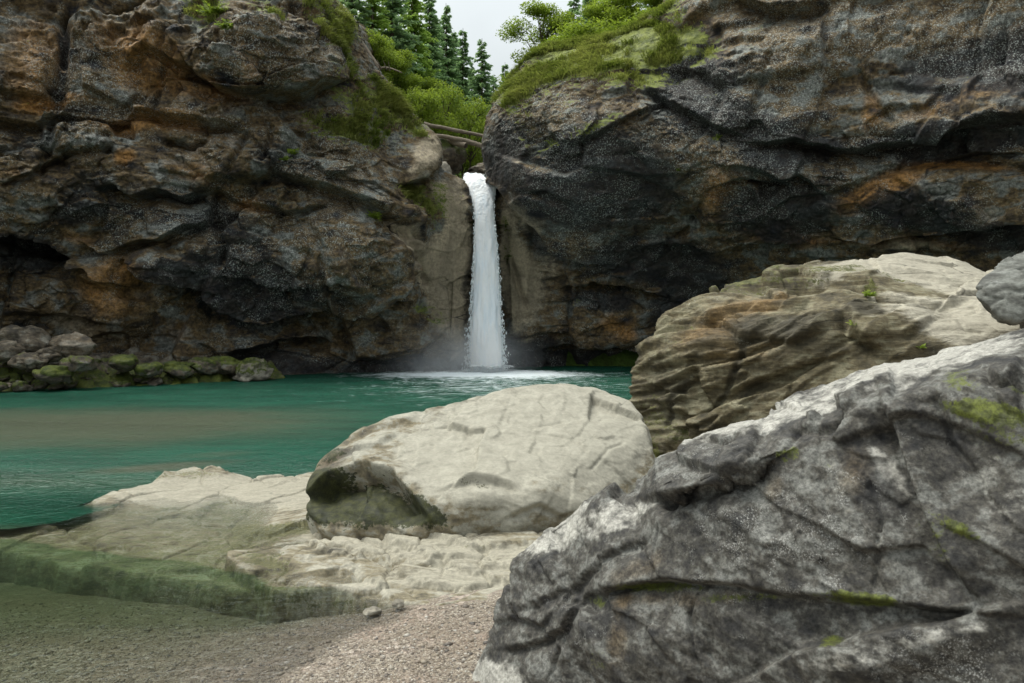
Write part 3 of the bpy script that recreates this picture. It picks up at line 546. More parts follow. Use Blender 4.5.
mB4 = dict(ochre=[(700, 560, 120, 26, 5, .25), (850, 500, 30, 70, -25, .3), (560, 640, 40, 30, 0, .25), (930, 420, 40, 30, 20, .3), (620, 640, 14, 50, 0, .5), (775, 490, 14, 26, 10, .42), (690, 600, 90, 10, 0, .4), (760, 660, 30, 20, 0, .3), (860, 440, 20, 50, 0, .35), (640, 570, 40, 14, -20, .25), (880, 570, 60, 12, 0, .25)],
           pale=[(560, 530, 46, 16, -35, .6), (620, 520, 40, 12, -30, .5), (690, 440, 50, 12, -24, .5), (760, 420, 50, 14, -22, .5), (860, 382, 70, 16, -20, .55), (960, 350, 80, 18, -14, .6), (490, 680, 34, 26, 0, .7), (885, 470, 10, 34, -38, .6),  # blobs along the crest paint in the light on the top face
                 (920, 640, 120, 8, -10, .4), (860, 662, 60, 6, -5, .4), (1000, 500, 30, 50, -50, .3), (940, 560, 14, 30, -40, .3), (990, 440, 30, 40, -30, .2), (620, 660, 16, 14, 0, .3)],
           lichen=[(780, 540, 120, 60, 0, .35), (960, 660, 80, 30, 0, .4), (560, 640, 40, 40, 0, .25), (700, 460, 50, 14, -20, .3)],
           moss=[(985, 410, 44, 9, 8, 1.0), (960, 380, 26, 14, 20, .5), (655, 588, 46, 6, 0, .8), (740, 600, 40, 5, 0, .6), (862, 600, 46, 7, 3, .85), (930, 540, 16, 40, -35, .4), (788, 455, 14, 12, 0, .75), (1000, 430, 40, 24, 30, .55), (960, 530, 30, 7, 30, .7), (590, 600, 16, 6, 0, .6), (830, 640, 16, 5, 0, .8),
                 (600, 660, 12, 14, 0, .5), (820, 470, 12, 10, 0, .4), (1015, 385, 12, 10, 0, .6)],
           dark=[(870, 480, 30, 80, -25, .55), (720, 530, 90, 40, -5, .45), (600, 620, 50, 40, 0, .45), (760, 640, 90, 40, 0, .45), (960, 580, 70, 26, 10, .5), (620, 555, 40, 12, -25, .2), (940, 440, 40, 26, 30, .3)])
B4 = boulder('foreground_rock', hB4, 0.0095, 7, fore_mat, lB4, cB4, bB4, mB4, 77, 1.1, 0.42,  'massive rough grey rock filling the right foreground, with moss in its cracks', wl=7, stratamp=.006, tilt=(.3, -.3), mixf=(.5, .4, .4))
print('boulders', round(time.time() - T0, 1), [len(x[1]) for x in (B1, B2, B3, B4)])

# ------------------------------------------------------------------ rock ledge, ground, water
def seg_x(pts, y):  # piecewise-linear x(y)
    a = np.array(sorted([(p[1], p[0]) for p in pts])); return np.interp(y, a[:, 0], a[:, 1])
def inside_sd(X, Y, poly):
    """signed distance in metres to a closed polygon, + inside"""
    P = np.array(poly, np.float32); n = len(P); best = np.full(X.shape, 1e9, np.float32); ins = np.zeros(X.shape, bool)
    for k in range(n):
        ax, ay = P[k]; bx, by = P[(k + 1) % n]; dx, dy = bx - ax, by - ay
        t = np.clip(((X - ax) * dx + (Y - ay) * dy) / (dx * dx + dy * dy + 1e-9), 0, 1)
        best = np.minimum(best, np.hypot(X - ax - t * dx, Y - ay - t * dy))
        c = ((ay > Y) != (by > Y)) & (X < dx * (Y - ay) / (by - ay + 1e-12) + ax); ins ^= c
    return np.where(ins, best, -best)
polyA = [WL(px, py, .03)[:2] for px, py in [(-60, 522), (0, 514), (60, 506), (110, 494), (160, 480), (200, 475), (245, 478), (290, 477), (330, 470), (420, 460), (520, 470), (520, 540), (400, 560), (330, 572), (262, 574), (200, 556), (100, 548), (0, 538), (-60, 536)]]
polyB = [WL(px, py, .12)[:2] for px, py in [(226, 540), (270, 522), (330, 505), (420, 490), (560, 480), (680, 480), (700, 600), (560, 592), (500, 592), (455, 596), (412, 592), (380, 584), (330, 572), (270, 572)]]
def smax(a, b, k): h = np.clip(0.5 + 0.5 * (a - b) / k, 0, 1); return b * (1 - h) + a * h + k * h * (1 - h)
stpS = [([(262, 548), (300, 541), (345, 544), (385, 556), (430, 562), (470, 558)], .018, 8, .022, 3), ([(285, 530), (330, 524), (380, 534), (430, 537)], .016, 7, .018, 3), ([(300, 562), (345, 556), (385, 568), (430, 576), (500, 570)], .018, 7, .022, 3),
        ([(400, 545), (450, 548), (500, 540), (540, 545)], .025, 5, .03, 4), ([(340, 576), (380, 579), (430, 584)], .02, 4, .02, 3), ([(150, 486), (175, 478), (205, 476), (232, 482)], -.02, 6, -.09, 6), ([(230, 540), (255, 530), (290, 526)], .02, 6, .03, 4)]
crkS = [([(262, 549), (300, 542), (345, 545), (385, 557), (430, 563), (470, 559)], .022, 1.1), ([(300, 563), (345, 557), (385, 569), (430, 577), (500, 571)], .022, 1.1), ([(285, 531), (330, 525), (380, 535), (430, 538)], .022, 1.1), ([(345, 551), (400, 566), (440, 582)], .018, 1.0), ([(400, 546), (450, 549), (500, 541)], .018, 1.0), ([(430, 563), (445, 575), (442, 588)], .018, 1.0), ([(250, 560), (320, 566), (370, 577)], .018, 1.0), ([(195, 512), (215, 504), (226, 503)], .05, 2), ([(268, 492), (285, 485), (300, 481)], .03, 1.5), ([(245, 478), (262, 486), (275, 484)], .02, 1.5), ([(0, 514), (25, 516), (45, 512), (55, 515)], .05, 3), ([(455, 540), (470, 560), (500, 575)], .03, 2), ([(380, 548), (392, 565), (388, 580)], .03, 2), ([(320, 540), (350, 560), (360, 575)], .02, 2)]
def ledge_h(X, Y):
    P = np.stack([X.ravel(), Y.ravel(), np.zeros(X.size)], 1).astype(np.float32)
    n1 = fbm(P, 1.2, 5, 3).reshape(X.shape); n2 = fbm(P, 5, 5, 9, .6).reshape(X.shape)
    sA = inside_sd(X + .18 * n1, Y + .14 * n1, polyA); sB = inside_sd(X + .15 * n1, Y + .10 * n2, polyB)
    cy = HZ + CH * F / Y; cx = 512 + F * X / Y
    # shelf A: dips towards the near shallow water; back rim a little raised
    zA = 0.05 + 0.025 * n1 - (0.13 * sstep(cy, 488 + 8 * n1, 514 + 6 * n1) + .08 * sstep(cy, 524, 552)) * (1 - sstep(cx, 230, 330)) + 0.07 * sstep(-cy, -488, -478) * sstep(cx, 130, 170) * (1 - sstep(cx, 225, 260)) + 0.012 * sstep(cx, 150, 320) - .02 * sstep(-cx, -60, 60)
    bk = sstep(-cy, -530, -500); tA = zA * sstep(sA, -.02, .06) - (.50 + .4 * bk) * (1 - sstep(sA, -.10 + .06 * bk, .06))
    # shelf B: bedded rock stepping up towards the boulder
    ramp = -0.02 + 0.13 * np.clip(sB, 0, 1.2) + 0.10 * sstep(cx, 300, 520) + 0.05 * n1
    k = 0.055; u = (ramp + 0.015 * n2 + 0.04 * n1) / k; zB = (np.floor(u) + sstep(u - np.floor(u), 0.75, 1.0)) * k * 0.95 + 0.008 * n2
    tB = zB * sstep(sB, 0, .05) + (-0.75) * (1 - sstep(sB, -.09, .03))
    z = np.maximum(tA, tB)
    Q = P / 0.5; f, e = facets(P, 0.8, 5, .06, .03, .05, .035, (1, .8, 1), .5)
    f = f.reshape(X.shape); z = z + (z > -.15) * (cracks((cx + 9 * n1).ravel(), (cy + 4 * n2).ravel(), crkS) + steps((cx + 9 * n1).ravel(), (cy + 4 * n2).ravel(), stpS)).reshape(X.shape) + 0.6 * f * (z > -.3) + 0.006 * n2 + 0.01 * np.minimum(n1, 0)
    return z, sA, sB
xs = np.linspace(-7.2, 2.2, 760); ys = np.linspace(5.6, 12.4, 600)
X, Y = np.meshgrid(xs, ys); Z, sA, sB = ledge_h(X, Y)
keepm = (np.maximum(sA, sB) > -0.22)
V = np.stack([X, Y, Z], -1).reshape(-1, 3); Fq = grid_faces(len(ys), len(xs)); kv = keepm.ravel(); Fq = Fq[kv[Fq].all(1)]
use = np.unique(Fq); mp = np.full(len(V), -1); mp[use] = np.arange(len(use)); V = V[use]; Fq = mp[Fq]
cx, cy = chart(V); nz = fbm(V, 2, 4, 77); N = vnormals(V.astype(np.float32), Fq)
nmul = -1 if N[:, 2].mean() < 0 else 1
at = dict(moss=np.clip(blobs(cx, cy, [(290, 528, 50, 8, -5, .75), (180, 475, 60, 6, 0, .5), (60, 508, 60, 5, -10, .4), (270, 560, 40, 10, 10, .6), (500, 545, 60, 6, 0, .3)]) + .55 * sstep(-V[:, 2], -.02, .06) - .3 * sstep(-V[:, 2], .14, .24), 0, 1),
          pale=np.clip(blobs(cx, cy, [(240, 492, 130, 20, 0, .9), (420, 545, 150, 20, 5, .7), (450, 580, 100, 14, 0, .6)]), 0, 1.2), ochre=np.clip(blobs(cx, cy, [(30, 515, 50, 8, 0, .8), (100, 500, 60, 10, -8, .3), (420, 560, 80, 6, 5, .3)]), 0, 1),
          lichen=np.clip(.1 * nz, 0, 1), dark=np.clip(.3 * np.clip(-cracks(cx + 9 * fbm(V, 1.2, 5, 3), cy, crkS) / .03, 0, 1) + .25 * sstep(-V[:, 2], -.02, .03) + sstep(-V[:, 2], .15, .35) * .3, 0, 1))
ledge = mesh_np('rock_ledge', V, Fq[:, ::nmul], ledge_mat, None, at)
tag(ledge, 'low flat pale rock shelf in cracked layers, sinking under the water below the pale boulder', 'rock shelf')

shore = [WL(px, py)[:2] for px, py in [(215, 700), (262, 683), (330, 640), (372, 618), (412, 601), (450, 592), (520, 586)]]
shore = [(-1.9, 3.5), (-2.6, 1.0), (-3.0, -6)] + shore + [(1.0, 9), (14, 10.5), (18, 20), (30, 30)]
def bed_h(X, Y):
    P = np.stack([X.ravel(), Y.ravel(), np.zeros(X.size)], 1).astype(np.float32)
    n1 = fbm(P, .5, 4, 13).reshape(X.shape); n2 = fbm(P, 2.5, 4, 19).reshape(X.shape)
    xs_ = seg_x(shore, Y); s = np.clip(X - xs_, -60, 60) + .15 * n1 + .05 * n2            # + = dry side
    z = np.where(s > 0, 0.10 * (1 - np.exp(-s / 1.0)) + 0.02 * s.clip(0, 8), -0.25 * (1 - np.exp(s / 1.2)))
    D = Y
    # near shallows deepen towards the ledge, the pool behind it is deep; a gravel bar lies in it
    deep = 0.12 * sstep(D, 5.7, 6.9) * sstep(-X, .9, 2.4)
    pool = 2.4 * sstep(D, 9.0, 15.0) * sstep(-X, -9, -2) 
    bar = 2.30 * np.exp(-(((D - 15.6 + .10 * X) / 2.9) ** 2)) * np.exp(-((X + 9.5) / 7.5) ** 4) * (1 + .06 * n1)
    z = np.where(s > 0, z, z - deep - pool + bar)
    z = z - 0.5 * sstep(D, 8.0, 9.5) * sstep(-X, 2.0, 3.4) * (1 - sstep(D, 11, 13))
    z = z + .02 * n1 + .008 * n2
    sl_ = np.maximum(inside_sd(X, Y, polyA), inside_sd(X, Y, polyB)) if X.size < 900000 else 0
    z = z - .05 * np.exp(np.minimum(sl_, 0) / .28) * (D < 8.6) * (D > 5) * sstep(-X, .6, 1.4)
    far = sstep(np.abs(X), 26, 34); back = sstep(D, 38, 42)
    return np.where((far > 0) | (back > 0), z * (1 - np.maximum(far, back)) - 3.2 * np.maximum(far, back), z)
xs = np.concatenate([[-900, -300, -120, -60], np.linspace(-40, -8, 60), np.linspace(-7.9, 3, 700), np.linspace(3.1, 40, 90), [60, 120, 300, 900]])
ys = np.concatenate([[-900, -200, -60, -20, -8, -3], np.linspace(0, 3.9, 30), np.linspace(4, 9, 420), np.linspace(9.05, 42, 260), [60, 120, 300, 900]])
X, Y = np.meshgrid(xs, ys); Z = bed_h(X, Y)
V = np.stack([X, Y, Z], -1).reshape(-1, 3)
s = NT('gravel')
g1 = s.voro(95, out='Color'); gd = s.voro(95); g2 = s.voro(40, out='Color'); gd2 = s.voro(40)
sep = s.n('ShaderNodeSeparateColor'); s.link(g1, sep.inputs[0]); sep2 = s.n('ShaderNodeSeparateColor'); s.link(g2, sep2.inputs[0])
c = s.ramp(sep.outputs[0], [(0, (.06, .052, .045)), (.3, (.15, .12, .095)), (.55, (.175, .145, .105)), (.8, (.25, .215, .165)), (1, (.40, .365, .31))])
c2 = s.ramp(sep2.outputs[0], [(0, (.08, .07, .06)), (.5, (.22, .17, .13)), (1, (.38, .33, .28))])
c = s.mix(s.rng(s.noise(3, 3), .45, .6), c, c2)
c = s.mix(s.rng(s.noise(.9, 4), .4, .65, 0, .45), c, (.16, .11, .075))
n1 = s.bump(gd, .5, .006); n2 = s.bump(gd2, .4, .012, n1)
wet = s.attr('wet'); c = s.mix(s.math('MULTIPLY', s.attr('sand'), s.rng(s.noise(2.5, 5, .65), .35, .7)), c, s.mix(s.rng(s.noise(7, 5, .7), .35, .65), (.10, .09, .055), (.22, .205, .13)))
c = s.mix(s.math('MULTIPLY', wet, .38), c, (.03, .03, .018))
gravel_mat = s.done(s.principled(c, s.rng(wet, 0, 1, .75, .35), n2, .4))
gcx, gcy = chart(V); nzg = fbm(V.astype(np.float32), 2.0, 4, 66)
ground = mesh_np('ground', V, grid_faces(len(ys), len(xs)), gravel_mat, None, dict(wet=sstep(-V[:, 2] + .010 * nzg, -.022, -.008), sand=np.clip(sstep(-gcy + 14 * nzg, -598, -566) * (V[:, 1] > 4) * (V[:, 2] < .02), 0, 1))); tag(ground, 'gravel beach and pool bed of fine brown pebbles', 'gravel', kind='structure')

# pool surface
xs = np.concatenate([np.linspace(-40, -10, 130), np.linspace(-9.9, 9, 420), np.linspace(9.1, 30, 60)]); ys = np.concatenate([np.linspace(-10, 4, 30), np.linspace(4.05, 12, 300), np.linspace(12.05, 41, 420)])
X, Y = np.meshgrid(xs, ys)
P = np.stack([X.ravel(), Y.ravel(), np.zeros(X.size)], 1).astype(np.float32)
cx, cy = chart(P)
dfall = np.hypot(P[:, 0] + 1.05, (P[:, 1] - 32.6))
amp = 0.012 * sstep(P[:, 1], 8, 13) + .05 * np.exp(-(dfall / 5) ** 2) + 0.02 * sstep(P[:, 1], 12, 24)
ang = (fbm(P, 1.1, 4, 5, .6, False, (.55, 1.5, 1)) + .6 * fbm(P, 3.2, 3, 8, .6, True, (.6, 1.3, 1)))
Zw = amp * ang + .0007 * fbm(P, 3, 3, 2)
bedz = bed_h(X, Y).ravel(); lz, a_, b_ = ledge_h(X, Y); bedz = np.maximum(bedz, np.where(np.maximum(a_, b_).ravel() > -.2, lz.ravel(), -9))
depth = np.clip(-bedz, 0, 4)
foam = 1.3 * np.exp(-(((P[:, 0] + 1.05) / 1.8) ** 2 + ((P[:, 1] - 32.2) / 1.6) ** 2)) + .75 * np.exp(-(((P[:, 0] + 1.4) / 4.6) ** 2 + ((P[:, 1] - 31.2) / 2.0) ** 2)) + .42 * np.exp(-(((P[:, 0] + .5) / 6) ** 2 + ((P[:, 1] - 26) / 7) ** 2))
V = P.copy(); V[:, 2] = Zw
pool_ = sstep(P[:, 1], 8.0, 8.9); murk = (1 - pool_) * .58 * sstep(depth, .15, .62) + pool_ * (.86 + .14 * sstep(depth, .2, .9)) * sstep(depth, .0, .18)
f_ = 1 + .6 / np.maximum(P[:, 1], 2); X2, Y2 = X * f_.reshape(X.shape), Y + .6      # deep water just beyond a thin edge closes the view through it
lz2, a2, b2 = ledge_h(X2, Y2); dep2 = -np.maximum(bed_h(X2, Y2).ravel(), np.where(np.maximum(a2, b2).ravel() > -.2, lz2.ravel(), -9))
onl = sstep(np.maximum(a_, b_).ravel(), .0, .08); murk = murk * (1 - .75 * onl); murk = np.maximum(murk, sstep(dep2, .3, .7) * sstep(depth, .015, .08) * (P[:, 1] > 8.3))
bx = (P[:, 1] - 16.2 - .10 * (P[:, 0] + 9)) / (3.4 + 1.2 * fbm(P, .35, 4, 31)); silt = (1 - pool_) * .62 + np.exp(-np.abs(bx) ** 2.2) * sstep(-P[:, 0], .5, 7.5) * .95 + .35 * np.exp(-((P[:, 1] - 10.6) / .9) ** 2) * sstep(-P[:, 0], 2, 4) * (P[:, 1] > 8)
s = NT('pool_water')
aD, aF = s.attr('depth'), s.attr('foam')
wv = s.pos((.6, 1.5, 1)); wn = s.noise(3.5, 5, .65, .2, vec=s.pos((.8, 1.2, 1))); wn2 = s.noise(11, 3, .6, vec=s.pos((.8, 1.2, 1)))
far = s.rng(s.attr('dist'), 7, 15, .16, 1.0)
h = s.math('ADD', s.math('MULTIPLY', wn, .6), s.math('MULTIPLY', wn2, .4))
b = s.n('ShaderNodeBump'); s.link(h, b.inputs['Height']); b.inputs['Distance'].default_value = .35; s.link(far, b.inputs['Strength'])
turb = s.attr('murk')
tint = s.n('ShaderNodeBsdfTransparent'); s.put(tint.inputs[0], s.mix(s.rng(aD, 0, .5), (1, 1, 1), (.50, .70, .46)))
body = s.mix(s.rng(s.noise(.5, 6, .7, .3, vec=wv), .3, .7), (.003, .036, .021), (.010, .066, .040))
body = s.mix(s.rng(s.math('ADD', s.attr('silt'), s.math('MULTIPLY', s.math('SUBTRACT', s.noise(1.1, 7, .7, .3, vec=wv), .5), s.attr('silt'))), .05, .95, 0, .85), body, (.058, .062, .038))
dif = s.n('ShaderNodeBsdfDiffuse'); s.put(dif.inputs[0], body)
m1 = s.n('ShaderNodeMixShader'); s.link(turb, m1.inputs[0]); s.link(tint.outputs[0], m1.inputs[1]); s.link(dif.outputs[0], m1.inputs[2])
gl = s.n('ShaderNodeBsdfGlossy'); gl.inputs['Roughness'].default_value = .08; gl.inputs[0].default_value = (.9, .95, .95, 1); s.link(b.outputs[0], gl.inputs['Normal'])
fr = s.n('ShaderNodeFresnel'); fr.inputs[0].default_value = 1.33; s.link(b.outputs[0], fr.inputs['Normal'])
m2 = s.n('ShaderNodeMixShader'); s.link(s.math('MULTIPLY', fr.outputs[0], .95), m2.inputs[0]); s.link(m1.outputs[0], m2.inputs[1]); s.link(gl.outputs[0], m2.inputs[2])
fn = s.noise(2.6, 9, .75, .8, vec=s.pos((.55, 1.6, 1)))
ff = s.rng(s.math('ADD', s.math('MULTIPLY', aF, .62), s.math('SUBTRACT', fn, .18)), .50, .86)
fd = s.n('ShaderNodeBsdfDiffuse'); fd.inputs[0].default_value = (.75, .82, .84, 1)
m3 = s.n('ShaderNodeMixShader'); s.link(ff, m3.inputs[0]); s.link(m2.outputs[0], m3.inputs[1]); s.link(fd.outputs[0], m3.inputs[2])
water_mat = s.done(m3.outputs[0])
water = mesh_np('water', V, grid_faces(len(ys), len(xs)), water_mat, None, dict(depth=depth, foam=foam, dist=P[:, 1], murk=murk, silt=np.clip(silt + blobs(cx, cy, [(165, 467, 75, 4, -4, .6), (215, 455, 40, 3, -3, .35)]), 0, 1)))
tag(water, 'emerald green pool water, clear over the gravel in front', 'water', kind='structure')

# pebbles you can tell by eye on the shore
ico = bmesh.new(); bmesh.ops.create_icosphere(ico, subdivisions=1, radius=1); IV = np.array([v.co for v in ico.verts], np.float32); IF = np.array([[v.index for v in f.verts] for f in ico.faces]); ico.free()
n = 42000
px = rng.uniform(-20, 560, n); D = 4.3 + 2.9 * rng.random(n) ** 1.1; x = (px - 512) / F * D
z = bed_h(x[None], D[None])[0]; lzz, a_, b_ = ledge_h(x[None], D[None]); ok = np.maximum(a_, b_)[0] < -.02
x, y, z = x[ok], D[ok], z[ok]; n = len(x)
r = .0028 + .009 * rng.random(n) ** 4 + .010 * (rng.random(n) > .985) + .02 * (rng.random(n) > .9985)
kp = (np.abs(z) < .5) & (rng.random(n) < np.where(HZ + CH * F / y < 585, .35, 1)); x, y, z, r = x[kp], y[kp], z[kp], r[kp]; n = len(x)
sc = np.stack([r * rng.uniform(.8, 1.5, n), r * rng.uniform(.8, 1.5, n), r * rng.uniform(.4, .8, n)], 1)
th = rng.random(n) * 6.28; ca, sa = np.cos(th), np.sin(th)
jit = 1 + .25 * rng.standard_normal((n, len(IV), 3)).astype(np.float32) * .6
Q = IV[None] * jit * sc[:, None]; QX = Q[..., 0] * ca[:, None] - Q[..., 1] * sa[:, None]; QY = Q[..., 0] * sa[:, None] + Q[..., 1] * ca[:, None]
V = np.stack([QX + x[:, None], QY + y[:, None], Q[..., 2] + (z + sc[:, 2] * .1)[:, None]], -1).reshape(-1, 3)
FF = (IF[None] + (np.arange(n) * len(IV))[:, None, None]).reshape(-1, 3)
s = NT('pebble'); at_ = s.attr('tone')
c = s.ramp(at_, [(0, (.06, .055, .05)), (.35, (.18, .145, .11)), (.6, (.20, .165, .12)), (.85, (.27, .24, .19)), (1, (.42, .40, .36))])
c = s.mix(s.rng(s.noise(90, 3), .4, .7, 0, .4), c, (.12, .09, .07)); c = s.mix(s.math('MULTIPLY', s.attr('wet'), .45), c, (.03, .028, .018)); peb_mat = s.done(s.principled(c, .55, None, .4))
peb = mesh_np('pebbles', V, FF, peb_mat, None, dict(tone=np.repeat(rng.random(n), len(IV)), wet=np.repeat(sstep(-z, -.022, -.008), len(IV)))); tag(peb, 'fine brown and grey pebbles covering the shore and shallows', 'pebbles', kind='stuff')

# ------------------------------------------------------------------ rubble bank under the left cliff
def rock_mesh(seed, sub=4, flat=.7, rough=.34):
    bm = bmesh.new(); bmesh.ops.create_icosphere(bm, subdivisions=sub, radius=1)
    V = np.array([v.co for v in bm.verts], np.float32); Fc = np.array([[v.index for v in f.verts] for f in bm.faces]); bm.free()
    f, _ = facets(V, 1.1, seed, .5, .2, .02, .08, wamp=.3); f2, _ = facets(V, .4, seed + 3, .5, .2, .06, .08)
    r = 1 + rough * f * 1.3 + rough * f2 * .8 + .10 * fbm(V, 1.2, 4, seed) + .02 * fbm(V, 6, 3, seed)
    V = V * r[:, None] * np.array([1, .8, flat]); return V, Fc
bank_mat = rock_mat('bank_rock', (0.03, 0.029, 0.026), (0.17, 0.16, 0.13), (0.115, 0.092, 0.062), (0.22, 0.13, 0.06), (0.28, 0.26, 0.21), (0.4, 0.4, 0.37), 0.032, lich_amt=.3, bumpd=.05,
                    moss=(0.035, 0.05, 0.008), moss2=(0.10, 0.12, 0.015))
# the bank itself
xs = np.linspace(-20, -7.0, 300); ys = np.linspace(21.5, 29.5, 150); X, Y = np.meshgrid(xs, ys); P = np.stack([X.ravel(), Y.ravel(), 0 * X.ravel()], 1).astype(np.float32)
edge = np.interp(X, [-20, -16, -15.0, -12.5, -10.5, -8.6, -7.4], [20.8, 22.4, 23.3, 25.0, 26.3, 28.0, 29.4])
t = Y - edge + .5 * fbm(P, .5, 3, 4).reshape(X.shape)
Z = -.5 + 1.0 * sstep(t, -.8, 2.2) * sstep(-X, 7.0, 9.0) + .45 * sstep(t, 1, 5) * sstep(-X, 10.5, 15) 
f, _ = facets(P, .55, 9, .6, .3, .15, .12, (1, 1, 1)); Z = Z + .6 * f.reshape(X.shape) + .12 * fbm(P, 1.4, 4, 5).reshape(X.shape)
V = np.stack([X, Y, Z], -1).reshape(-1, 3); nn = len(V); mz = fbm(P, .7, 4, 6)
bank = mesh_np('bank', V, grid_faces(len(ys), len(xs)), bank_mat, None, dict(moss=np.clip(.75 + .5 * mz - .5 * sstep(V[:, 2], .45, .9), 0, 1), ochre=np.clip(.2 * mz, 0, 1), pale=np.zeros(nn), lichen=np.zeros(nn), dark=np.clip(.6 * sstep(-V[:, 2], -.05, .1), 0, 1)))
tag(bank, 'mossy rubble bank between the left rock wall and the pool', 'bank', kind='structure')
def rock_thing(name, seed, loc, size, rz, moss, ochre=.0, pale=0., dark=.0, label=None, cat='rock', group=None, flat=.7, sub=4, tiltx=0.0):
    V, Fc = rock_mesh(seed, sub, flat); n = len(V); nz = fbm(V, 1.5, 3, seed)
    mo = np.clip(moss * (.4 + .9 * sstep(V[:, 2], -.3, .5)) + .3 * nz, 0, 1.2) if moss else np.zeros(n)
    o = mesh_np(name, V * size, Fc, bank_mat, None, dict(moss=mo, ochre=np.full(n, ochre), pale=np.full(n, pale), lichen=np.zeros(n), dark=np.full(n, dark)))
    o.location = loc; o.rotation_euler = (tiltx, 0, rz); tag(o, label, cat, group); return o
big = [((71, 347), 25.4, .75, .0, .35, .2, 'brownish angular block resting highest on the rubble bank'),
       ((26, 341), 25.6, .80, .0, .1, .3, 'grey slab leaning on the rubble bank, left of the brownish block'),
       ((6, 352), 24.6, .62, .0, .0, .3, 'grey block at the left picture edge on the rubble bank'),
       ((47, 356), 24.8, .42, .0, .1, .2, 'small grey stone wedged between the slab and the brownish block'),
       ((252, 371), 28.0, .75, .55, .2, .5, 'mossy-topped pale stone at the right end of the bank, standing in the water'),
       ((222, 366), 27.8, .62, .7, .1, .1, 'pointed mossy stone next to the pale one at the right end of the bank'),
       ((207, 365), 27.4, .55, .6, .2, .0, 'upright mossy stone with a dark face on the right half of the bank'),
       ((78, 364), 24.4, .50, .5, .2, .1, 'flat half-mossy stone below the brownish block'),
       ((52, 374), 23.9, .52, .8, .0, .0, 'round mossy boulder near the water on the left half of the bank'),
       ((125, 362), 25.8, .55, .8, .1, .0, 'low mossy boulder in the middle of the bank'),
       ((28, 362), 24.2, .48, .3, .2, .2, 'squat grey-brown stone low on the left of the bank'),
       ((150, 370), 25.9, .45, .9, .1, .0, 'bright green mossy stone beside the water in the middle of the bank'),
       ((178, 370), 26.7, .50, .85, .0, .0, 'wide mossy stone at the waterline right of the bank middle')]
for k, ((px, py), D, sz, mo, oc, pa, lab) in enumerate(big):
    rock_thing('bank_rock', 200 + k * 3, W(px, py, D), sz, k * 1.3, mo, oc, pa, label=lab, cat='rock', group='larger rocks on the rubble bank', flat=.52, tiltx=.15 * math.sin(k * 2.1))
protos = [rock_mesh(300 + 5 * k, 3, .6) for k in range(5)]; pm = []
for k, (V, Fc) in enumerate(protos):
    n = len(V); me_o = mesh_np('bank_stone', V, Fc, bank_mat, None, dict(moss=np.clip(.75 * sstep(V[:, 2], -.5, .3) + .3 * fbm(V, 2, 3, k), 0, 1.1) * (k < 4), ochre=np.full(n, .15), pale=np.full(n, .1), lichen=np.zeros(n), dark=np.zeros(n)))
    pm.append(me_o)
cnt = 0
for k in range(70):
    px = random.uniform(-10, 235); f = random.random(); ed = np.interp(px, [-10, 60, 120, 180, 240], [22.6, 24.0, 25.2, 26.6, 28.1]); D = ed + .15 + f * (2.2 if px < 140 else .8)
    x = (px - 512) / F * D; zz = .05 + .3 * f + (.35 if px < 110 else 0) * f
    o = pm[k % 5] if k < 5 else pm[k % 5].copy()
    if k >= 5: COL.objects.link(o)
    sz = random.uniform(.12, .30); o.location = (x, D, zz); o.scale = (sz * 1.2, sz, sz); o.rotation_euler = (random.uniform(-.3, .3), random.uniform(-.3, .3), random.uniform(0, 6.28))
    tag(o, 'small stone among the mossy rubble along the foot of the left rock wall', 'stone', 'small stones of the rubble bank')

# stones lying on the shore shelf
shore_rocks = [((372, 612), 5.95, .07, 'pale pebble-sized rock at the waterline below the shelf'), ((398, 604), 6.0, .055, 'small tan rock sticking out of the gravel beside the shelf edge')]
for k, ((px, py), D, sz, lab) in enumerate(shore_rocks):
    rock_thing('shore_stone', 400 + k, W(px, py, D), sz, k, 0, .1, .5, label=lab, cat='stone', flat=.5, sub=3)
print('ground', round(time.time() - T0, 1))

# ------------------------------------------------------------------ waterfall
prof = [(176, 464, 498, 35.2), (179, 463, 497.5, 34.3), (182, 464.5, 497, 33.9), (188, 467.5, 496.5, 33.6), (196, 470.5, 495.5, 33.4), (206, 473, 494.5, 33.2), (220, 474, 495, 33.05), (250, 473.5, 498, 32.9), (290, 471.5, 500, 32.8), (330, 470, 502, 32.7), (360, 469, 503.5, 32.6), (378, 468, 505, 32.5)]
A = np.array(prof, float); ts = np.linspace(0, len(A) - 1, 420); B = cr_axis0(A, ts); nc = 120
phi = np.linspace(0, 2 * math.pi, nc, endpoint=False)
G = np.zeros((len(B), nc, 3))
for i, (py, xl, xr, D) in enumerate(B):
    c = W((xl + xr) / 2, py, D); hw = (xr - xl) / 2 / F * D
    G[i, :, 0] = c[0] + hw * np.cos(phi); G[i, :, 1] = D - .32 * np.sin(phi) * min(1, .3 + i / 60); G[i, :, 2] = c[2]
P = G.reshape(-1, 3).astype(np.float32); cen = np.repeat(G.mean(1), nc, 0); out = P - cen; out[:, 2] = 0; out /= np.linalg.norm(out, axis=1, keepdims=True) + 1e-6
drop = np.clip((7.9 - P[:, 2]) / 8, 0, 1)
q = P.copy(); q[:, 2] *= .22
dd = .10 * (.3 + drop) * fbm(q, 3.0, 4, 5, .6) + .035 * (.4 + drop) * fbm(P, 5, 4, 9, .6, False, (1, 1, .2)) + .015 * fbm(P, 16, 3, 6)
V = P + out * dd[:, None]; V[:, 2] += .22 * fbm(P, 1.8, 4, 44, .6) * sstep(P[:, 2], 7.2, 8.0)
i = np.arange(len(B) * nc).reshape(len(B), nc); j = np.roll(i, -1, 1)
FF = np.stack([i[:-1], j[:-1], j[1:], i[1:]], -1).reshape(-1, 4)
ed = np.abs(np.cos(np.tile(phi, len(B))))
s = NT('falling_water')
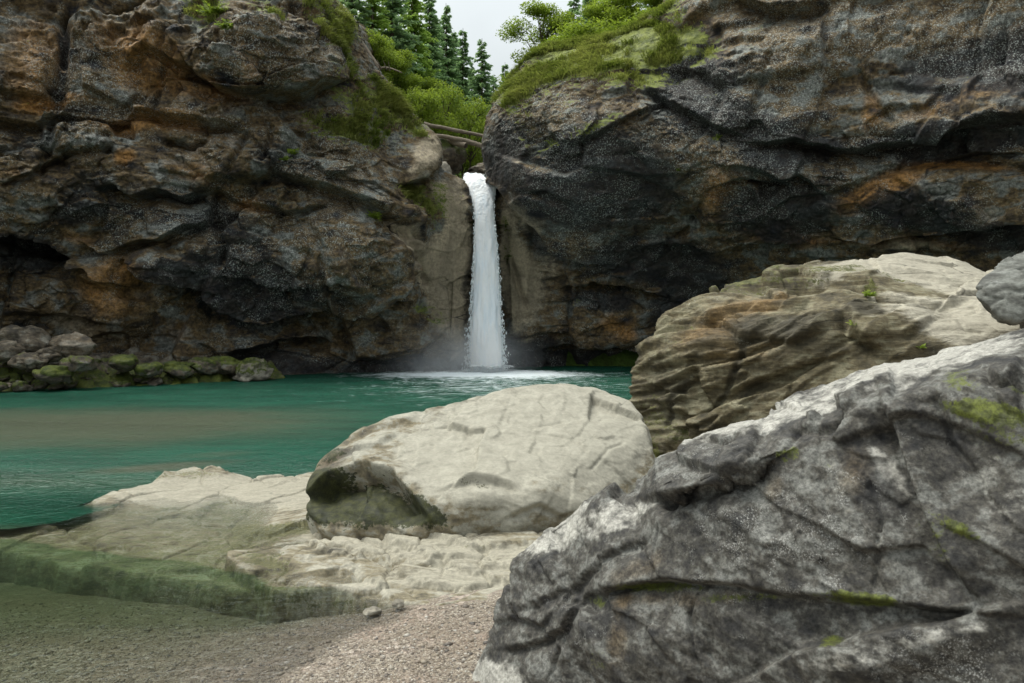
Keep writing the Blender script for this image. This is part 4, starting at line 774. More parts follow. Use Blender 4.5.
fv = s.pos((1, 1, .10)); f1 = s.noise(6, 5, .6, vec=fv); f2 = s.noise(20, 3, .6, vec=s.pos((1, 1, .12)))
c = s.mix(s.rng(f1, .33, .60), (.86, .93, .99), (.97, .99, 1.0))
df = s.principled(c, .6, s.bump(s.math('ADD', s.math('MULTIPLY', f1, .6), s.math('MULTIPLY', f2, .4)),   .35, .04), .3)
tl = s.n('ShaderNodeBsdfTranslucent'); tl.inputs[0].default_value = (.85, .92, .96, 1)
m = s.n('ShaderNodeMixShader'); m.inputs[0].default_value = .12; s.link(df, m.inputs[1]); s.link(tl.outputs[0], m.inputs[2])
tr = s.n('ShaderNodeBsdfTransparent')
al = s.rng(s.math('ADD', s.math('MULTIPLY', f2, .6), s.math('SUBTRACT', s.math('MULTIPLY', f1, .9), s.math('MULTIPLY', s.math('POWER', s.attr('edge'), 5.0), .55))), .20, .42)
m2 = s.n('ShaderNodeMixShader'); s.link(al, m2.inputs[0]); s.link(tr.outputs[0], m2.inputs[1]); s.link(m.outputs[0], m2.inputs[2])
fall_mat = s.done(m2.outputs[0])
root = empty('waterfall', W(486, 372, 32.5)); tag(root, 'tall narrow white waterfall dropping through the gap between the two rock walls', 'waterfall')
off = np.array(root.location)
mesh_np('falling_water', V - off, FF, fall_mat, root, dict(edge=ed))
# foam mound where it lands
bm = bmesh.new(); bmesh.ops.create_icosphere(bm, subdivisions=6, radius=1); SV = np.array([v.co for v in bm.verts], np.float32); SF = np.array([[v.index for v in f.verts] for f in bm.faces]); bm.free()
SV2 = SV * np.array([1.35, .8, .3]); SV2 = SV2 * (1 + .35 * fbm(SV, 2.2, 5, 3, .6))[:, None]
s = NT('splash_foam'); f1 = s.noise(4, 6, .7); df = s.principled(s.mix(s.rng(f1, .35, .6), (.6, .7, .74), (.9, .93, .94)), .7, s.bump(f1, .8, .12), .3)
fa = s.n('ShaderNodeMixShader'); s.link(s.rng(s.math('ADD', s.noise(3, 6, .7), s.attr('core')), .55, .85), fa.inputs[0]); tr = s.n('ShaderNodeBsdfTransparent'); s.link(tr.outputs[0], fa.inputs[1]); s.link(df, fa.inputs[2])
foam_mat = s.done(fa.outputs[0])
rr = np.linalg.norm(SV[:, :2], axis=1)
mesh_np('splash_foam', SV2 + np.array(W(487, 372, 32.2)) - off, SF, foam_mat, root, dict(core=np.clip(.62 - rr * .75, 0, 1)))
# drops and spray
n = 1500; u = rng.random(n) ** .6; yy = 190 + 184 * u; side = np.sign(rng.random(n) - .5)
w = np.interp(yy, A[:, 0], (A[:, 2] - A[:, 1]) / 2); cxx = np.interp(yy, A[:, 0], (A[:, 2] + A[:, 1]) / 2)
pxx = cxx + side * (w * (.86 + .10 * rng.random(n)) + np.abs(rng.standard_normal(n)) * (.6 + 3.2 * u ** 3))
Dd = np.interp(yy, A[:, 0], A[:, 3]) - .1 + .25 * rng.standard_normal(n); cc = np.stack([(pxx - 512) / F * Dd, Dd, CH - (yy - HZ) / F * Dd], 1)
r = .010 + .022 * rng.random(n) ** 2; V = (IV[None] * np.stack([r, r, r * 2.2], 1)[:, None] + cc[:, None]).reshape(-1, 3); FF = (IF[None] + (np.arange(n) * len(IV))[:, None, None]).reshape(-1, 3)
o = mesh_np('water_drops', V - off, FF, foam_mat, root, dict(core=np.ones(len(V)))); o['kind'] = 'stuff'
# mist at the foot
bm = bmesh.new(); bmesh.ops.create_icosphere(bm, subdivisions=3, radius=1)
me = bpy.data.meshes.new('spray_mist'); bm.to_mesh(me); bm.free(); mist = bpy.data.objects.new('spray_mist', me); COL.objects.link(mist)
mist.location = W(456, 360, 31.9); mist.scale = (3.9, 1.2, 2.1); tag(mist, 'faint white spray hanging over the foot of the waterfall', 'mist', kind='stuff')
s = NT('mist'); vs = s.n('ShaderNodeVolumeScatter'); vs.inputs['Color'].default_value = (.9, .95, 1, 1)
gr = s.n('ShaderNodeTexGradient', gradient_type='QUADRATIC_SPHERE'); s.link(s.tc.outputs['Object'], gr.inputs[0])
dn = s.math('MULTIPLY', gr.outputs[1], s.rng(s.noise(1.6, 4, .6), .3, .75, .1, 1)); x = s.n('ShaderNodeMath', operation='MULTIPLY'); s.link(dn, x.inputs[0]); x.inputs[1].default_value = 2.2; s.link(x.outputs[0], vs.inputs['Density'])
s.link(vs.outputs[0], s.out.inputs['Volume']); me.materials.append(s.m)

# stones at the lip and the stream above it
rock_thing('lip_boulder', 500, W(447, 156, 37.0), .95, .5, .55, .0, .1, .35, label='rounded mossy boulder above the waterfall, under the fallen trunks', cat='boulder', flat=1.0)
rock_thing('lip_stone', 507, W(482, 174, 38.5), .95, .2, .1, .1, .3, .1, label='low brown stone sitting in the stream right behind the waterfall lip', cat='stone', flat=.5)
rock_thing('lip_boulder', 511, W(440, 176, 35.2), .7, 1.5, .0, .0, .7, .0, label='pale worn rock wedge at the left shoulder of the waterfall lip', cat='rock', flat=.8)
V = np.array([W(455, 184, 34.6), W(505, 184, 34.6), W(515, 176, 44), W(445, 176, 44)]); V[:2, 2] = 7.85; V[2:, 2] = 8.6
gx = np.linspace(0, 1, 40); GU, GV = np.meshgrid(gx, gx); G = (V[0] * ((1 - GU) * (1 - GV))[..., None] + V[1] * (GU * (1 - GV))[..., None] + V[2] * (GU * GV)[..., None] + V[3] * ((1 - GU) * GV)[..., None]); G[..., 2] += .04 * fbm(G.reshape(-1, 3), 2, 3, 4).reshape(40, 40)
o = mesh_np('stream', G.reshape(-1, 3), grid_faces(40, 40), foam_mat, None, dict(core=np.full(1600, .3))); tag(o, 'white water of the stream running to the lip', 'water', kind='structure')

# ------------------------------------------------------------------ upper ground behind the gorge
xs = np.linspace(-60, 70, 240); ys = np.linspace(33, 150, 220); X, Y = np.meshgrid(xs, ys); P = np.stack([X.ravel(), Y.ravel(), 0 * X.ravel()], 1).astype(np.float32)
axis = -1.2 - .02 * (Y - 34); dx = X - axis
left = np.clip(-dx - 1.2 - .0 * Y, 0, 60); right = np.clip(dx - 1.2, 0, 60)
Z = 7.2 + .10 * (Y - 34) + .75 * np.minimum(left, 9) + .35 * np.clip(left - 9, 0, 50) + .8 * np.minimum(right, 9) + .3 * np.clip(right - 9, 0, 50) + np.clip(Y - 50, 0, 100) * .16
rimx = np.where(X < axis, 36.5 + .0 * X, 38.5); Z = Z - 14 * (1 - sstep(Y, rimx - 3.2, rimx - .3)) * (np.abs(dx) > 1.5) - 1.2 * (np.abs(dx) <= 1.5) * (Y < 36)
Z = Z + .5 * fbm(P, .25, 5, 5).reshape(X.shape) + .12 * fbm(P, 1.5, 3, 7).reshape(X.shape)
hillV = np.stack([X, Y, Z], -1).reshape(-1, 3)
def hill_z(x, y):
    ix = np.clip((x + 60) / 130 * 239, 0, 238.99); iy = np.clip((y - 33) / 117 * 219, 0, 218.99); return float(Z[int(iy), int(ix)])
s = NT('forest_floor'); c = s.ramp(s.noise(.8, 6, .65), [(.3, (.03, .04, .012)), (.5, (.06, .10, .02)), (.7, (.13, .18, .04))]); c = s.mix(s.rng(s.noise(5, 4), .45, .65, 0, .5), c, (.03, .035, .012))
hill_mat = s.done(s.principled(c, .95, s.bump(s.noise(3, 5, .7), .8, .3), .1))
hills = mesh_np('hills', hillV, grid_faces(220, 240), hill_mat); tag(hills, 'wooded grassy slope rising behind the waterfall', 'slope', kind='structure')

# ------------------------------------------------------------------ vegetation
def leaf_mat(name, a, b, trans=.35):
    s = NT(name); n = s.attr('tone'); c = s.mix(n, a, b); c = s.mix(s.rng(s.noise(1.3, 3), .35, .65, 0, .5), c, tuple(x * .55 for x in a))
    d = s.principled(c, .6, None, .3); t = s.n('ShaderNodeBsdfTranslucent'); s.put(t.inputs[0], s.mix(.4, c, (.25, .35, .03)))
    m = s.n('ShaderNodeMixShader'); m.inputs[0].default_value = trans; s.link(d, m.inputs[1]); s.link(t.outputs[0], m.inputs[2]); return s.done(m.outputs[0])
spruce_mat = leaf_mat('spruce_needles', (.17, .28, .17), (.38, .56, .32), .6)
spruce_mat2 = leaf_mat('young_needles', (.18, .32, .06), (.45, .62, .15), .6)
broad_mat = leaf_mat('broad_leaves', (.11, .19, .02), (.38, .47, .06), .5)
grass_mat = leaf_mat('grass_blades', (.085, .12, .018), (.36, .36, .11), .4)
s = NT('bark'); c = s.ramp(s.noise(6, 5, .7, vec=s.pos((3, 3, .6))), [(.3, (.04, .032, .025)), (.6, (.12, .095, .07)), (.8, (.2, .17, .13))]); bark_mat = s.done(s.principled(c, .9, s.bump(s.noise(9, 4, .7, vec=s.pos((4, 4, .6))), .8, .03), .2))
s = NT('bare_wood'); c = s.ramp(s.noise(5, 5, .7, vec=s.pos((1, 6, 6))), [(.3, (.09, .075, .055)), (.6, (.22, .185, .14)), (.8, (.36, .31, .24))]); wood_mat = s.done(s.principled(c, .8, s.bump(s.noise(8, 4), .6, .02), .2))
def tube(pts, rad, ns=8):
    pts = np.array(pts, float); n = len(pts); rad = np.interp(np.linspace(0, 1, n), np.linspace(0, 1, len(rad)), rad)
    T = np.gradient(pts, axis=0); T /= np.linalg.norm(T, axis=1, keepdims=True) + 1e-9
    up = np.where(np.abs(T[:, 2:3]) > .9, [[1, 0, 0]], [[0, 0, 1]]); A_ = np.cross(T, up); A_ /= np.linalg.norm(A_, axis=1, keepdims=True); B_ = np.cross(T, A_)
    ph = np.linspace(0, 2 * math.pi, ns, endpoint=False)
    V = pts[:, None] + rad[:, None, None] * (np.cos(ph)[None, :, None] * A_[:, None] + np.sin(ph)[None, :, None] * B_[:, None])
    V = V.reshape(-1, 3); i = np.arange(n * ns).reshape(n, ns); j = np.roll(i, -1, 1); Fc = np.stack([i[:-1], j[:-1], j[1:], i[1:]], -1).reshape(-1, 4)
    return V, Fc
def merge(parts):
    V, Fc, o = [], [], 0
    for v, f in parts: V.append(v); Fc.append(f + o); o += len(v)
    return np.concatenate(V), np.concatenate(Fc)
def leaves_mesh(c, d, side, L, Wd):
    """diamond leaves: centre c, direction d, side vector, length L, width Wd"""
    n = len(c); L = L[:, None]; Wd = Wd[:, None]
    V = np.stack([c, c + d * L * .45 + side * Wd, c + d * L, c + d * L * .45 - side * Wd], 1).reshape(-1, 3)
    return V, np.arange(4 * n).reshape(n, 4)
def unit(v): return v / (np.linalg.norm(v, axis=-1, keepdims=True) + 1e-9)
def spruce_data(H, rad, seed, dens=1.0, start=.10):
    dens *= 2.1
    r = np.random.default_rng(seed); c, d, L, tone = [], [], [], []; tubes = []
    z = H * start
    while z < H * .985:
        t = z / H; rr = rad * (1 - t) ** .85 * (.8 + .4 * r.random()) + .12; nb = int(6 + 4 * (1 - t))
        for b in range(nb):
            a = r.random() * 6.283; R_ = rr * r.uniform(.45, 1.15); z0 = z; z = z + r.uniform(-.22, .22); m = int((6 + R_ * 20) * dens); q = r.random(m) ** .75
            droop = -.15 - .35 * (1 - t); px = q * R_
            x = np.cos(a) * px; y = np.sin(a) * px; zz = z + droop * px + .10 * px ** 2 * (1 if t < .8 else .3)
            sd = np.stack([-np.sin(a) * np.ones(m), np.cos(a) * np.ones(m), np.zeros(m)], 1) * r.choice([-1, 1], m)[:, None]
            dr = unit(np.stack([np.cos(a) * np.ones(m), np.sin(a) * np.ones(m), np.full(m, -.25)], 1) * .8 + sd * r.uniform(.3, 1.1, m)[:, None] + np.array([0, 0, -.35]) * r.random((m, 1)))
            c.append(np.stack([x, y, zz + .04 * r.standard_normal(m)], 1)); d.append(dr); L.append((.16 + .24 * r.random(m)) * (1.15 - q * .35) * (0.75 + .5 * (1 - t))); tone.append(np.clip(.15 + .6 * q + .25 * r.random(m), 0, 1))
            if R_ > .5: tubes.append(tube([(0, 0, z), (x.max() * .5 if np.cos(a) > 0 else x.min() * .5, y.max() * .5 if np.sin(a) > 0 else y.min() * .5, z + droop * R_ * .45)], [.025, .008], 3))
            z = z0
        z += H * .010 + .06 + .06 * r.random()
    c, d, L, tone = np.concatenate(c), np.concatenate(d), np.concatenate(L), np.concatenate(tone); n = len(c)
    side = unit(np.cross(d, unit(r.standard_normal((n, 3))))); V, Fc = leaves_mesh(c, d, side, L * .92, L * .12 + .018)
    tr = merge([tube([(0, 0, -.8), (0.05, 0, H * .5), (0, 0, H)], [H * .013 + .05, H * .008 + .02, .012], 8)] + tubes)
    return V, Fc, np.repeat(tone, 4), tr
def broad_data(H, rad, seed, n=9000, leaf=.12, trunk=True):
    r = np.random.default_rng(seed); cl = []; parts = [tube([(0, 0, -.6), (.1 * H * .1, 0, H * .35), (.02, .05, H * .75)], [H * .016 + .03, H * .01, .02], 7)]
    for k in range(int(30)):
        h = r.uniform(.22, 1.0); a = r.random() * 6.283; rr = rad * math.sqrt(max(.05, 1 - abs((h - .55) / .5) ** 2.2)) * r.uniform(.3, 1.0)
        p = np.array([math.cos(a) * rr, math.sin(a) * rr, H * h]); cl.append((p, r.uniform(.16, .34) * rad + .15))
        b = np.array([0, 0, H * max(.12, h - .3)]); parts.append(tube([b, (b + p) / 2 + np.array([0, 0, .08 * H]), p], [.035, .022, .008], 4))
    m = n // len(cl); C_, T_ = [], []
    for p, s_ in cl:
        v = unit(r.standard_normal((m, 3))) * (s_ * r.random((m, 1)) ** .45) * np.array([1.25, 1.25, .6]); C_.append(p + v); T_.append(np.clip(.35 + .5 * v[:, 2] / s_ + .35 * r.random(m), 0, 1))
    c = np.concatenate(C_); T_ = np.concatenate(T_); k = len(c); d = unit(r.standard_normal((k, 3)) * np.array([1, 1, .45]) + np.array([0, 0, -.25])); side = unit(np.cross(d, unit(r.standard_normal((k, 3)) * .5 + np.array([0, 0, 1]))))
    L = leaf * r.uniform(.6, 1.3, k); V, Fc = leaves_mesh(c, d, side, L, L * .32)
    return V, Fc, np.repeat(T_, 4), merge(parts)
TREEMESH = {}
def tree(name, key, data, mat, loc, sc, rz, label, cat, group, lean=(0, 0)):
    if key not in TREEMESH:
        V, Fc, tone, tr = data(); root = empty(name); a = mesh_np('trunk', tr[0], tr[1], bark_mat, root); b = mesh_np('crown', V, Fc, mat, root, dict(tone=tone), smooth=False); TREEMESH[key] = (a.data, b.data)
    else:
        root = empty(name)
        for nm, me in zip(('trunk', 'crown'), TREEMESH[key]):
            o = bpy.data.objects.new(nm, me); COL.objects.link(o); o.parent = root
    root.location = loc; root.scale = (sc,) * 3 if not isinstance(sc, tuple) else sc; root.rotation_euler = (lean[0], lean[1], rz); tag(root, label, cat, group); return root
sp = [lambda: spruce_data(12, 2.3, 1), lambda: spruce_data(12, 1.9, 2, 1.0), lambda: spruce_data(12, 2.6, 3, 1.0, .04)]
br = [lambda: broad_data(6, 2.2, 11, 24000, .125), lambda: broad_data(6, 2.0, 12, 24000, .12), lambda: broad_data(2.2, 1.5, 13, 6000, .11)]
def stand(tip, D, wid_key, kind, label, young=False, base=None, rzk=0):
    """a tree whose tip is at chart point tip at distance D, standing on the slope"""
    x, y, z = W(tip[0], tip[1], D); zb = base if base is not None else hill_z(x, y) - .3; H = z - zb
    if kind == 'spruce':
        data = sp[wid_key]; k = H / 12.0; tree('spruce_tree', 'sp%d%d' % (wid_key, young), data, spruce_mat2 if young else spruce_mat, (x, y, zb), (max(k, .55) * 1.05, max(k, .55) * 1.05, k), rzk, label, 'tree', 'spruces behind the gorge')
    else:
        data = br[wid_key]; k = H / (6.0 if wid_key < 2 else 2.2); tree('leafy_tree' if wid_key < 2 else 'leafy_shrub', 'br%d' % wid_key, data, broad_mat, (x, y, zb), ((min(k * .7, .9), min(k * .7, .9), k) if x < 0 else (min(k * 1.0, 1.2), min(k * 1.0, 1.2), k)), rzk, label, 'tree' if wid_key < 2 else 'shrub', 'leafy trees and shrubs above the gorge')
T = [((425, 30), 80, 0, 'spruce', 'far spruce peeping between the bright bushy one and the dark tall one'),
     ((460, 70), 88, 2, 'spruce', 'faint far spruce low behind the slim bluish one'),
     ((488, 82), 92, 1, 'spruce', 'faint far spruce low between the pointed one and the right wall'),
     ((449, 52), 90, 0, 'spruce', 'faint far spruce low in the gap under the narrow tall one'),
     ((505, 62), 74, 1, 'spruce', 'shortest and farthest bluish spruce, just left of the right rock wall'),
     ((482, 38), 62, 0, 'spruce', 'tall bluish spruce with a clear pointed tip against the sky, second from the right wall'),
     ((463, 28), 66, 1, 'spruce', 'slim bluish spruce left of the tall pointed one'),
     ((446, 3), 64, 1, 'spruce', 'tall narrow spruce whose tip touches the top of the sky gap'),
     ((429, -14), 58, 0, 'spruce', 'dark tall spruce at the left side of the sky gap'),
     ((412, -30), 50, 2, 'spruce', 'bright green bushy spruce left of the sky gap'),
     ((392, -60), 46, 0, 'spruce', 'dark spruce with a bare lower trunk rising over the left rock wall'),
     ((372, -40), 44, 2, 'spruce', 'wide spruce directly above the grassy rim of the left wall'),
     ((352, -70), 43, 0, 'spruce', 'spruce at the top edge above the left grassy rim'),
     ((494, 74), 80, 0, 'spruce', 'distant spruce between the shortest and the tall pointed one'),
     ((454, 30), 78, 2, 'spruce', 'distant spruce half hidden between the slim and the narrow ones'),
     ((437, 20), 72, 0, 'spruce', 'distant spruce behind the tall dark one'),
     ((472, 60), 84, 1, 'spruce', 'farthest spruce low between the two bluish pointed ones'),
     ((574, -12), 43, 0, 'spruce', 'dark spruce right of the airy leafy tree on the right wall'),
     ((592, -40), 42, 2, 'spruce', 'large dark spruce at the top of the right wall'),
     ((655, -60), 44, 0, 'spruce', 'spruce behind the leafy branches over the right wall'),
     ((625, -50), 46, 1, 'spruce', 'spruce in deep shade between two leafy trees on the right wall')]
for k, (tip, D, w, kind, lab) in enumerate(T): stand(tip, D, w, kind, lab, young=(k in (9, 11)), rzk=k * 1.7)
T2 = [((542, 8), 41.5, 0, 'airy light green tree leaning into the sky gap from the right wall', 13.0), ((612, -8), 40, 1, 'leafy green tree on the mossy rim of the right wall', 13.6), ((655, -12), 39, 0, 'leafy tree at the top edge above the right wall', 14.2),
      ((694, -40), 39, 1, 'rightmost leafy tree above the dark right wall', 14.6),
      ((424, 78), 46, 1, 'yellow-green leafy tree in the gap just left of the spruces', None), ((400, 58), 42, 0, 'leafy green tree growing behind the left rim', None), ((374, 34), 38, 1, 'small leafy tree beside the leaning pale stem', None)]
for k, (tip, D, w, lab, b) in enumerate(T2): stand(tip, D, w, 'leafy', lab, base=b, rzk=k * 2.1)
T3 = [((445, 92), 41, 'bright yellow-green shrub hanging over the fallen trunks', 9.6), ((470, 104), 43, 'bright shrub right of centre above the fallen trunks', 10.2), ((421, 92), 39, 'yellow-green shrub on the left slope above the mossy boulder', 10.6), ((487, 118), 46, 'pale green shrub low behind the fallen trunks near the right wall', 10.0),
      ((462, 142), 45, 'grass-green bush under the fallen trunks', 8.6), ((478, 150), 48, 'pale bush low in the gap behind the lip', 8.6), ((640, 20), 36.5, 'shrub growing in the grass on the right wall rim', 13.4), ((583, 26), 37, 'small shrub on the rim beside the airy tree', 13.2)]
for k, (tip, D, lab, b) in enumerate(T3): stand(tip, D, 2, 'leafy', lab, base=b, rzk=k * 1.1)
# fallen trunks across the gap
def trunk(name, a, b, r0, r1, label, bend=.15, stubs=0):
    a, b = np.array(a), np.array(b); t = np.linspace(0, 1, 14)[:, None]; pts = a * (1 - t) + b * t; pts[:, 2] += bend * np.sin(t[:, 0] * 3.1) ; parts = [tube(pts, [r0, r1], 10)]
    for k in range(stubs):
        p = a + (b - a) * random.uniform(.2, .9); parts.append(tube([p, p + np.array([random.uniform(-.2, .2), random.uniform(-.5, .3), random.uniform(.1, .5)])], [.03, .012], 5))
    V, Fc = merge(parts); V = V + .05 * fbm(V, 2, 4, 4)[:, None] * np.array([.3, 1, 1]); o = mesh_np(name, V - a, Fc, wood_mat); o.location = a; tag(o, label, 'fallen trunk', 'fallen trunks across the gap'); return o
trunk('fallen_trunk', W(424, 124, 36.4), W(494, 138, 36.2), .10, .075, 'upper straight bare trunk lying across the gap above the waterfall', .0)
trunk('fallen_trunk', W(432, 135, 36.2), W(494, 151, 36), .08, .13, 'lower barkless trunk lying across the gap just over the mossy boulder', .12)
trunk('fallen_trunk', W(428, 140, 37), W(466, 146, 36), .10, .14, 'short dark log end resting on the mossy boulder', .1)
trunk('leaning_stem', W(350, 25, 34.0), W(380, 70, 33.5), .06, .09, 'thin pale bare stem leaning on the grassy rim of the left wall', .0)['group'] = ''
del bpy.data.objects['leaning_stem']['group']
bpy.data.objects['leaning_stem']['category'] = 'dead stem'
trunk('dead_branch', W(376, 68, 33.5), W(402, 73, 33.2), .05, .02, 'short broken branch lying at the foot of the leaning stem', .1, 4)
del bpy.data.objects['dead_branch']['group']; bpy.data.objects['dead_branch']['category'] = 'branch'
print('trees', round(time.time() - T0, 1))

# grass on ledges and rims, sampled on the rock
def grass_on(cl, n, seed, thr=.6, Ls=(.12, .34)):
    o, V, NN, at, (cx, cy) = cl; r = np.random.default_rng(seed); m = at['moss'] * ((V[:, 2] > 6.0)) * (cx > -60) * (cx < 1080) * (cy > -60); w = np.clip(m - thr, 0, 1) * (NN[:, 2] > .02)
    # patchiness
    w = w * sstep(fbm(V, 1.3, 4, seed), -.15, .3); w /= w.sum(); i = r.choice(len(V), n, p=w)
    p = V[i] + .05 * r.standard_normal((n, 3)); nn = NN[i]; L = r.uniform(*Ls, n) * (1 + .6 * (fbm(V[i], .9, 3, seed + 4)))
    d0 = unit(nn * .7 + np.array([0, 0, .7]) + .35 * r.standard_normal((n, 3))); d1 = unit(d0 * .6 + np.stack([nn[:, 0] * .6, nn[:, 1] * .6, np.full(n, -.55)], 1))
    side = unit(np.cross(d0, unit(r.standard_normal((n, 3))))); w_ = (.010 + .010 * r.random(n))[:, None]; Lc = L[:, None]
    a, b = p - side * w_, p + side * w_; c, e = p + d0 * Lc * .55 + side * w_ * .8, p + d0 * Lc * .55 - side * w_ * .8; f, g = p + d0 * Lc * .55 + d1 * Lc * .5 + side * w_ * .15, p + d0 * Lc * .55 + d1 * Lc * .5 - side * w_ * .15
    VV = np.stack([a, b, c, e, f, g], 1).reshape(-1, 3); k = np.arange(n)[:, None] * 6; FF = np.concatenate([k + np.array([[0, 1, 2, 3]]), k + np.array([[3, 2, 4, 5]])]); tone = np.clip(.5 + 1.0 * fbm(V[i], .9, 4, 8) + .25 * r.standard_normal(n), 0, 1)
    return VV, FF, np.repeat(tone, 6)
for cl, n, seed, lab in ((cliffL, 30000, 5, 'yellow-green grass tufts hanging from the rim and ledges of the left rock wall'), (cliffR, 52000, 6, 'green grass and moss tufts covering the sloping top of the right rock wall')):
    VV, FF, tn = grass_on(cl, n, seed); o = mesh_np('grass', VV, FF, grass_mat, None, dict(tone=tn), smooth=False); tag(o, lab, 'grass', kind='stuff')

# small plants rooted in the rock
def plant(loc, size, n, seed, label, mat=None, cat='plant', name='small_plant'):
    r = np.random.default_rng(seed); root = empty(name, loc); st, c, d, L = [], [], [], []
    for k in range(n):
        a = r.random() * 6.283; e = unit(np.array([math.cos(a), math.sin(a) - .5, r.uniform(.1, 1.1)])); tip = e * size * r.uniform(.5, 1); mid = tip * .5 + np.array([0, 0, size * .15]); st.append(tube([(0, 0, 0), mid, tip], [size * .012, size * .008, size * .004], 4))
        for q in np.linspace(.2, 1, 9):
            for s_ in (-1, 1):
                c.append((1 - q) ** 2 * 0 + 2 * q * (1 - q) * mid + q * q * tip); sd = np.cross(e, [0, 0, 1]); d.append(unit(sd * s_ + e * .5 + .2 * r.standard_normal(3))); L.append(size * .34 * (1.15 - q * .7))
    c, d, L = np.array(c), np.array(d), np.array(L); side = unit(np.cross(d, unit(r.standard_normal((len(c), 3)) * .4 + np.array([0, -.6, 1])))); V, Fc = leaves_mesh(c, d, side, L, L * .25)
    mesh_np('stem', *merge(st), broad_mat, root, dict(tone=np.full(sum(len(x[0]) for x in st), .2))); mesh_np('leaves', V, Fc, broad_mat, root, dict(tone=np.repeat(np.clip(.5 + .3 * r.standard_normal(len(c)), 0, 1), 4)), smooth=False)
    tag(root, label, cat); return root
def on_surface(cl, px, py, lift=.0):
    V = cl[1]; cx, cy = chart(V); d = (cx - px) ** 2 + (cy - py) ** 2; c = np.where(d < 9)[0]
    if len(c) == 0: c = [np.argmin(d)]
    i = c[np.argmin(V[c][:, 1])]; return tuple(V[i] + np.array([0, -.02, lift]))
plant(on_surface(cliffL, 378, 218), .42, 16, 1, 'bright green tuft on the ledge of the left wall beside the pale worn face')
plant(on_surface(cliffL, 292, 152), .45, 9, 2, 'dark green fern on the dark face of the left wall')
plant(on_surface(cliffL, 286, 160), .35, 7, 3, 'smaller fern just below the dark green one')
plant(on_surface(cliffL, 212, 16), .7, 18, 4, 'bushy green plant at the top edge of the left wall', name='leafy_plant')
plant(on_surface(cliffL, 228, 28), .55, 12, 5, 'drooping green plant below the bushy one near the top of the left wall', name='leafy_plant')
plant(on_surface(cliffL, 338, 122), .3, 8, 6, 'little green plant in the lichen under the left grassy ledge')
plant(on_surface(cliffR, 716, 136), .22, 8, 7, 'tiny bright tuft on the bare right wall, upper one of two')
plant(on_surface(cliffR, 676, 173), .2, 8, 8, 'tiny bright tuft on the bare right wall, lower one of two')
plant(on_surface(B2, 869, 294), .14, 12, 9, 'small green plant in the hollow of the brown boulder')
plant(on_surface(B2, 851, 326), .12, 8, 10, 'dark green sprig in the shaded cleft of the brown boulder')
plant(on_surface(B2, 917, 348), .11, 7, 11, 'round-leaved bright sprig right behind the foreground rock')
print('plants', round(time.time() - T0, 1))

# ------------------------------------------------------------------ sky, sun, camera
w = bpy.data.worlds.new('World'); scene.world = w; w.use_nodes = True; nt = w.node_tree; nt.nodes.clear()
EL, AZ = R(66), R(-70)     # high on the left, through cloud
sky = nt.nodes.new('ShaderNodeTexSky'); sky.sky_type = 'NISHITA'; sky.sun_disc = False; sky.sun_elevation = EL; sky.sun_rotation = AZ; sky.air_density = 1.0; sky.dust_density = 3.0; sky.ozone_density = 1.0
hs = nt.nodes.new('ShaderNodeHueSaturation'); hs.inputs['Saturation'].default_value = .22; bg = nt.nodes.new('ShaderNodeBackground'); bg.inputs[1].default_value = .13; ou = nt.nodes.new('ShaderNodeOutputWorld')
tc = nt.nodes.new('ShaderNodeTexCoord'); no = nt.nodes.new('ShaderNodeTexNoise'); no.inputs['Scale'].default_value = 3; no.inputs['Detail'].default_value = 5; nt.links.new(tc.outputs['Generated'], no.inputs[0])
mr = nt.nodes.new('ShaderNodeMapRange'); mr.inputs[1].default_value = .3; mr.inputs[2].default_value = .7; mr.inputs[3].default_value = .88; mr.inputs[4].default_value = 1.1; nt.links.new(no.outputs['Fac'], mr.inputs[0]); 
sx = nt.nodes.new('ShaderNodeSeparateXYZ'); nt.links.new(tc.outputs['Generated'], sx.inputs[0])
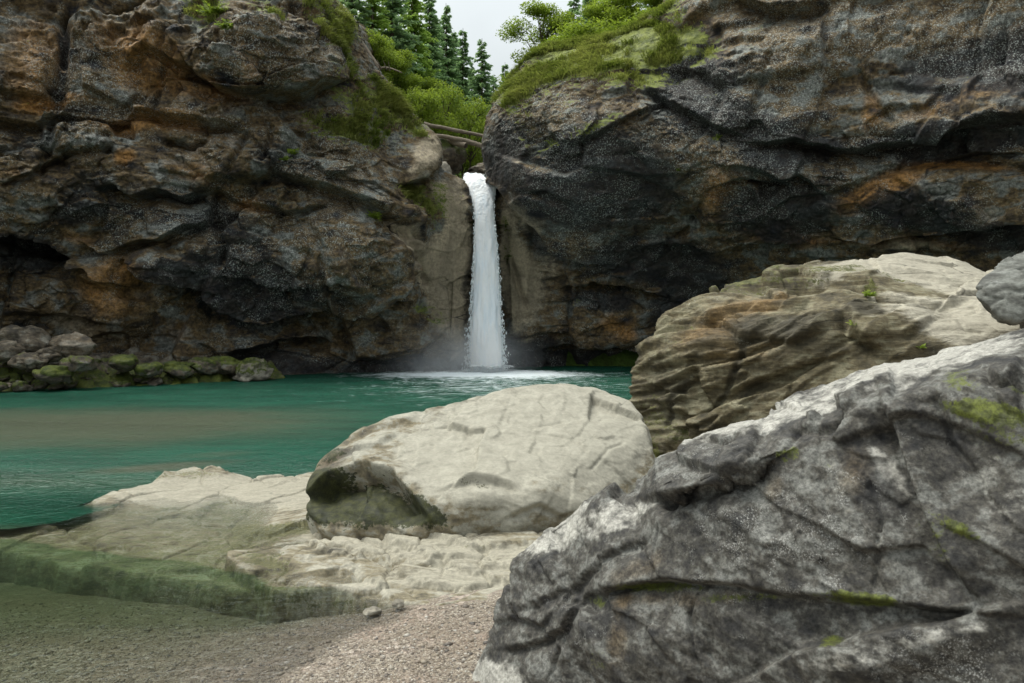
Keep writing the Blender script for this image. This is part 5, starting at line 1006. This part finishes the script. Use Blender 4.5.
ov = nt.nodes.new('ShaderNodeMapRange'); ov.inputs[1].default_value = .28; ov.inputs[2].default_value = .95; ov.inputs[3].default_value = 1.27; ov.inputs[4].default_value = 2.8; nt.links.new(sx.outputs[2], ov.inputs[0])
mm = nt.nodes.new('ShaderNodeMath'); mm.operation = 'MULTIPLY'; nt.links.new(mr.outputs[0], mm.inputs[0]); nt.links.new(ov.outputs[0], mm.inputs[1]); nt.links.new(mm.outputs[0], hs.inputs['Value'])
nt.links.new(sky.outputs[0], hs.inputs['Color']); tn = nt.nodes.new('ShaderNodeMix'); tn.data_type = 'RGBA'; tn.blend_type = 'MULTIPLY'; tn.inputs[0].default_value = 1; tn.inputs[7].default_value = (.965, 1, .955, 1)
nt.links.new(hs.outputs[0], tn.inputs[6]); nt.links.new(tn.outputs[2], bg.inputs[0]); nt.links.new(bg.outputs[0], ou.inputs[0])
sl = bpy.data.lights.new('sun', 'SUN'); sl.energy = 1.5; sl.angle = R(25); sl.color = (1, .95, .86); so = bpy.data.objects.new('sun', sl); COL.objects.link(so)
dirv = Vector((math.sin(AZ) * math.cos(EL), math.cos(AZ) * math.cos(EL), math.sin(EL))); so.rotation_euler = dirv.to_track_quat('Z', 'Y').to_euler()
cam = bpy.data.cameras.new('camera'); co = bpy.data.objects.new('camera', cam); COL.objects.link(co); scene.camera = co
co.location = (0, 0, CH); co.rotation_euler = (R(90), 0, 0); cam.sensor_width = 36; cam.lens = F / 1024 * 36; cam.shift_y = -(341.5 - HZ) / 1024; cam.clip_start = .1; cam.clip_end = 3000
cam.dof.use_dof = True; cam.dof.focus_distance = 17; cam.dof.aperture_fstop = 5.6
scene.view_settings.view_transform = 'Standard'; scene.view_settings.look = 'None'; scene.view_settings.exposure = 0.24; scene.view_settings.gamma = 1
scene.cycles.use_denoising = True; scene.cycles.max_bounces = 8; scene.cycles.diffuse_bounces = 3; scene.cycles.transparent_max_bounces = 24; scene.cycles.volume_bounces = 1; scene.cycles.sample_clamp_indirect = 6
print('done', round(time.time() - T0, 1))
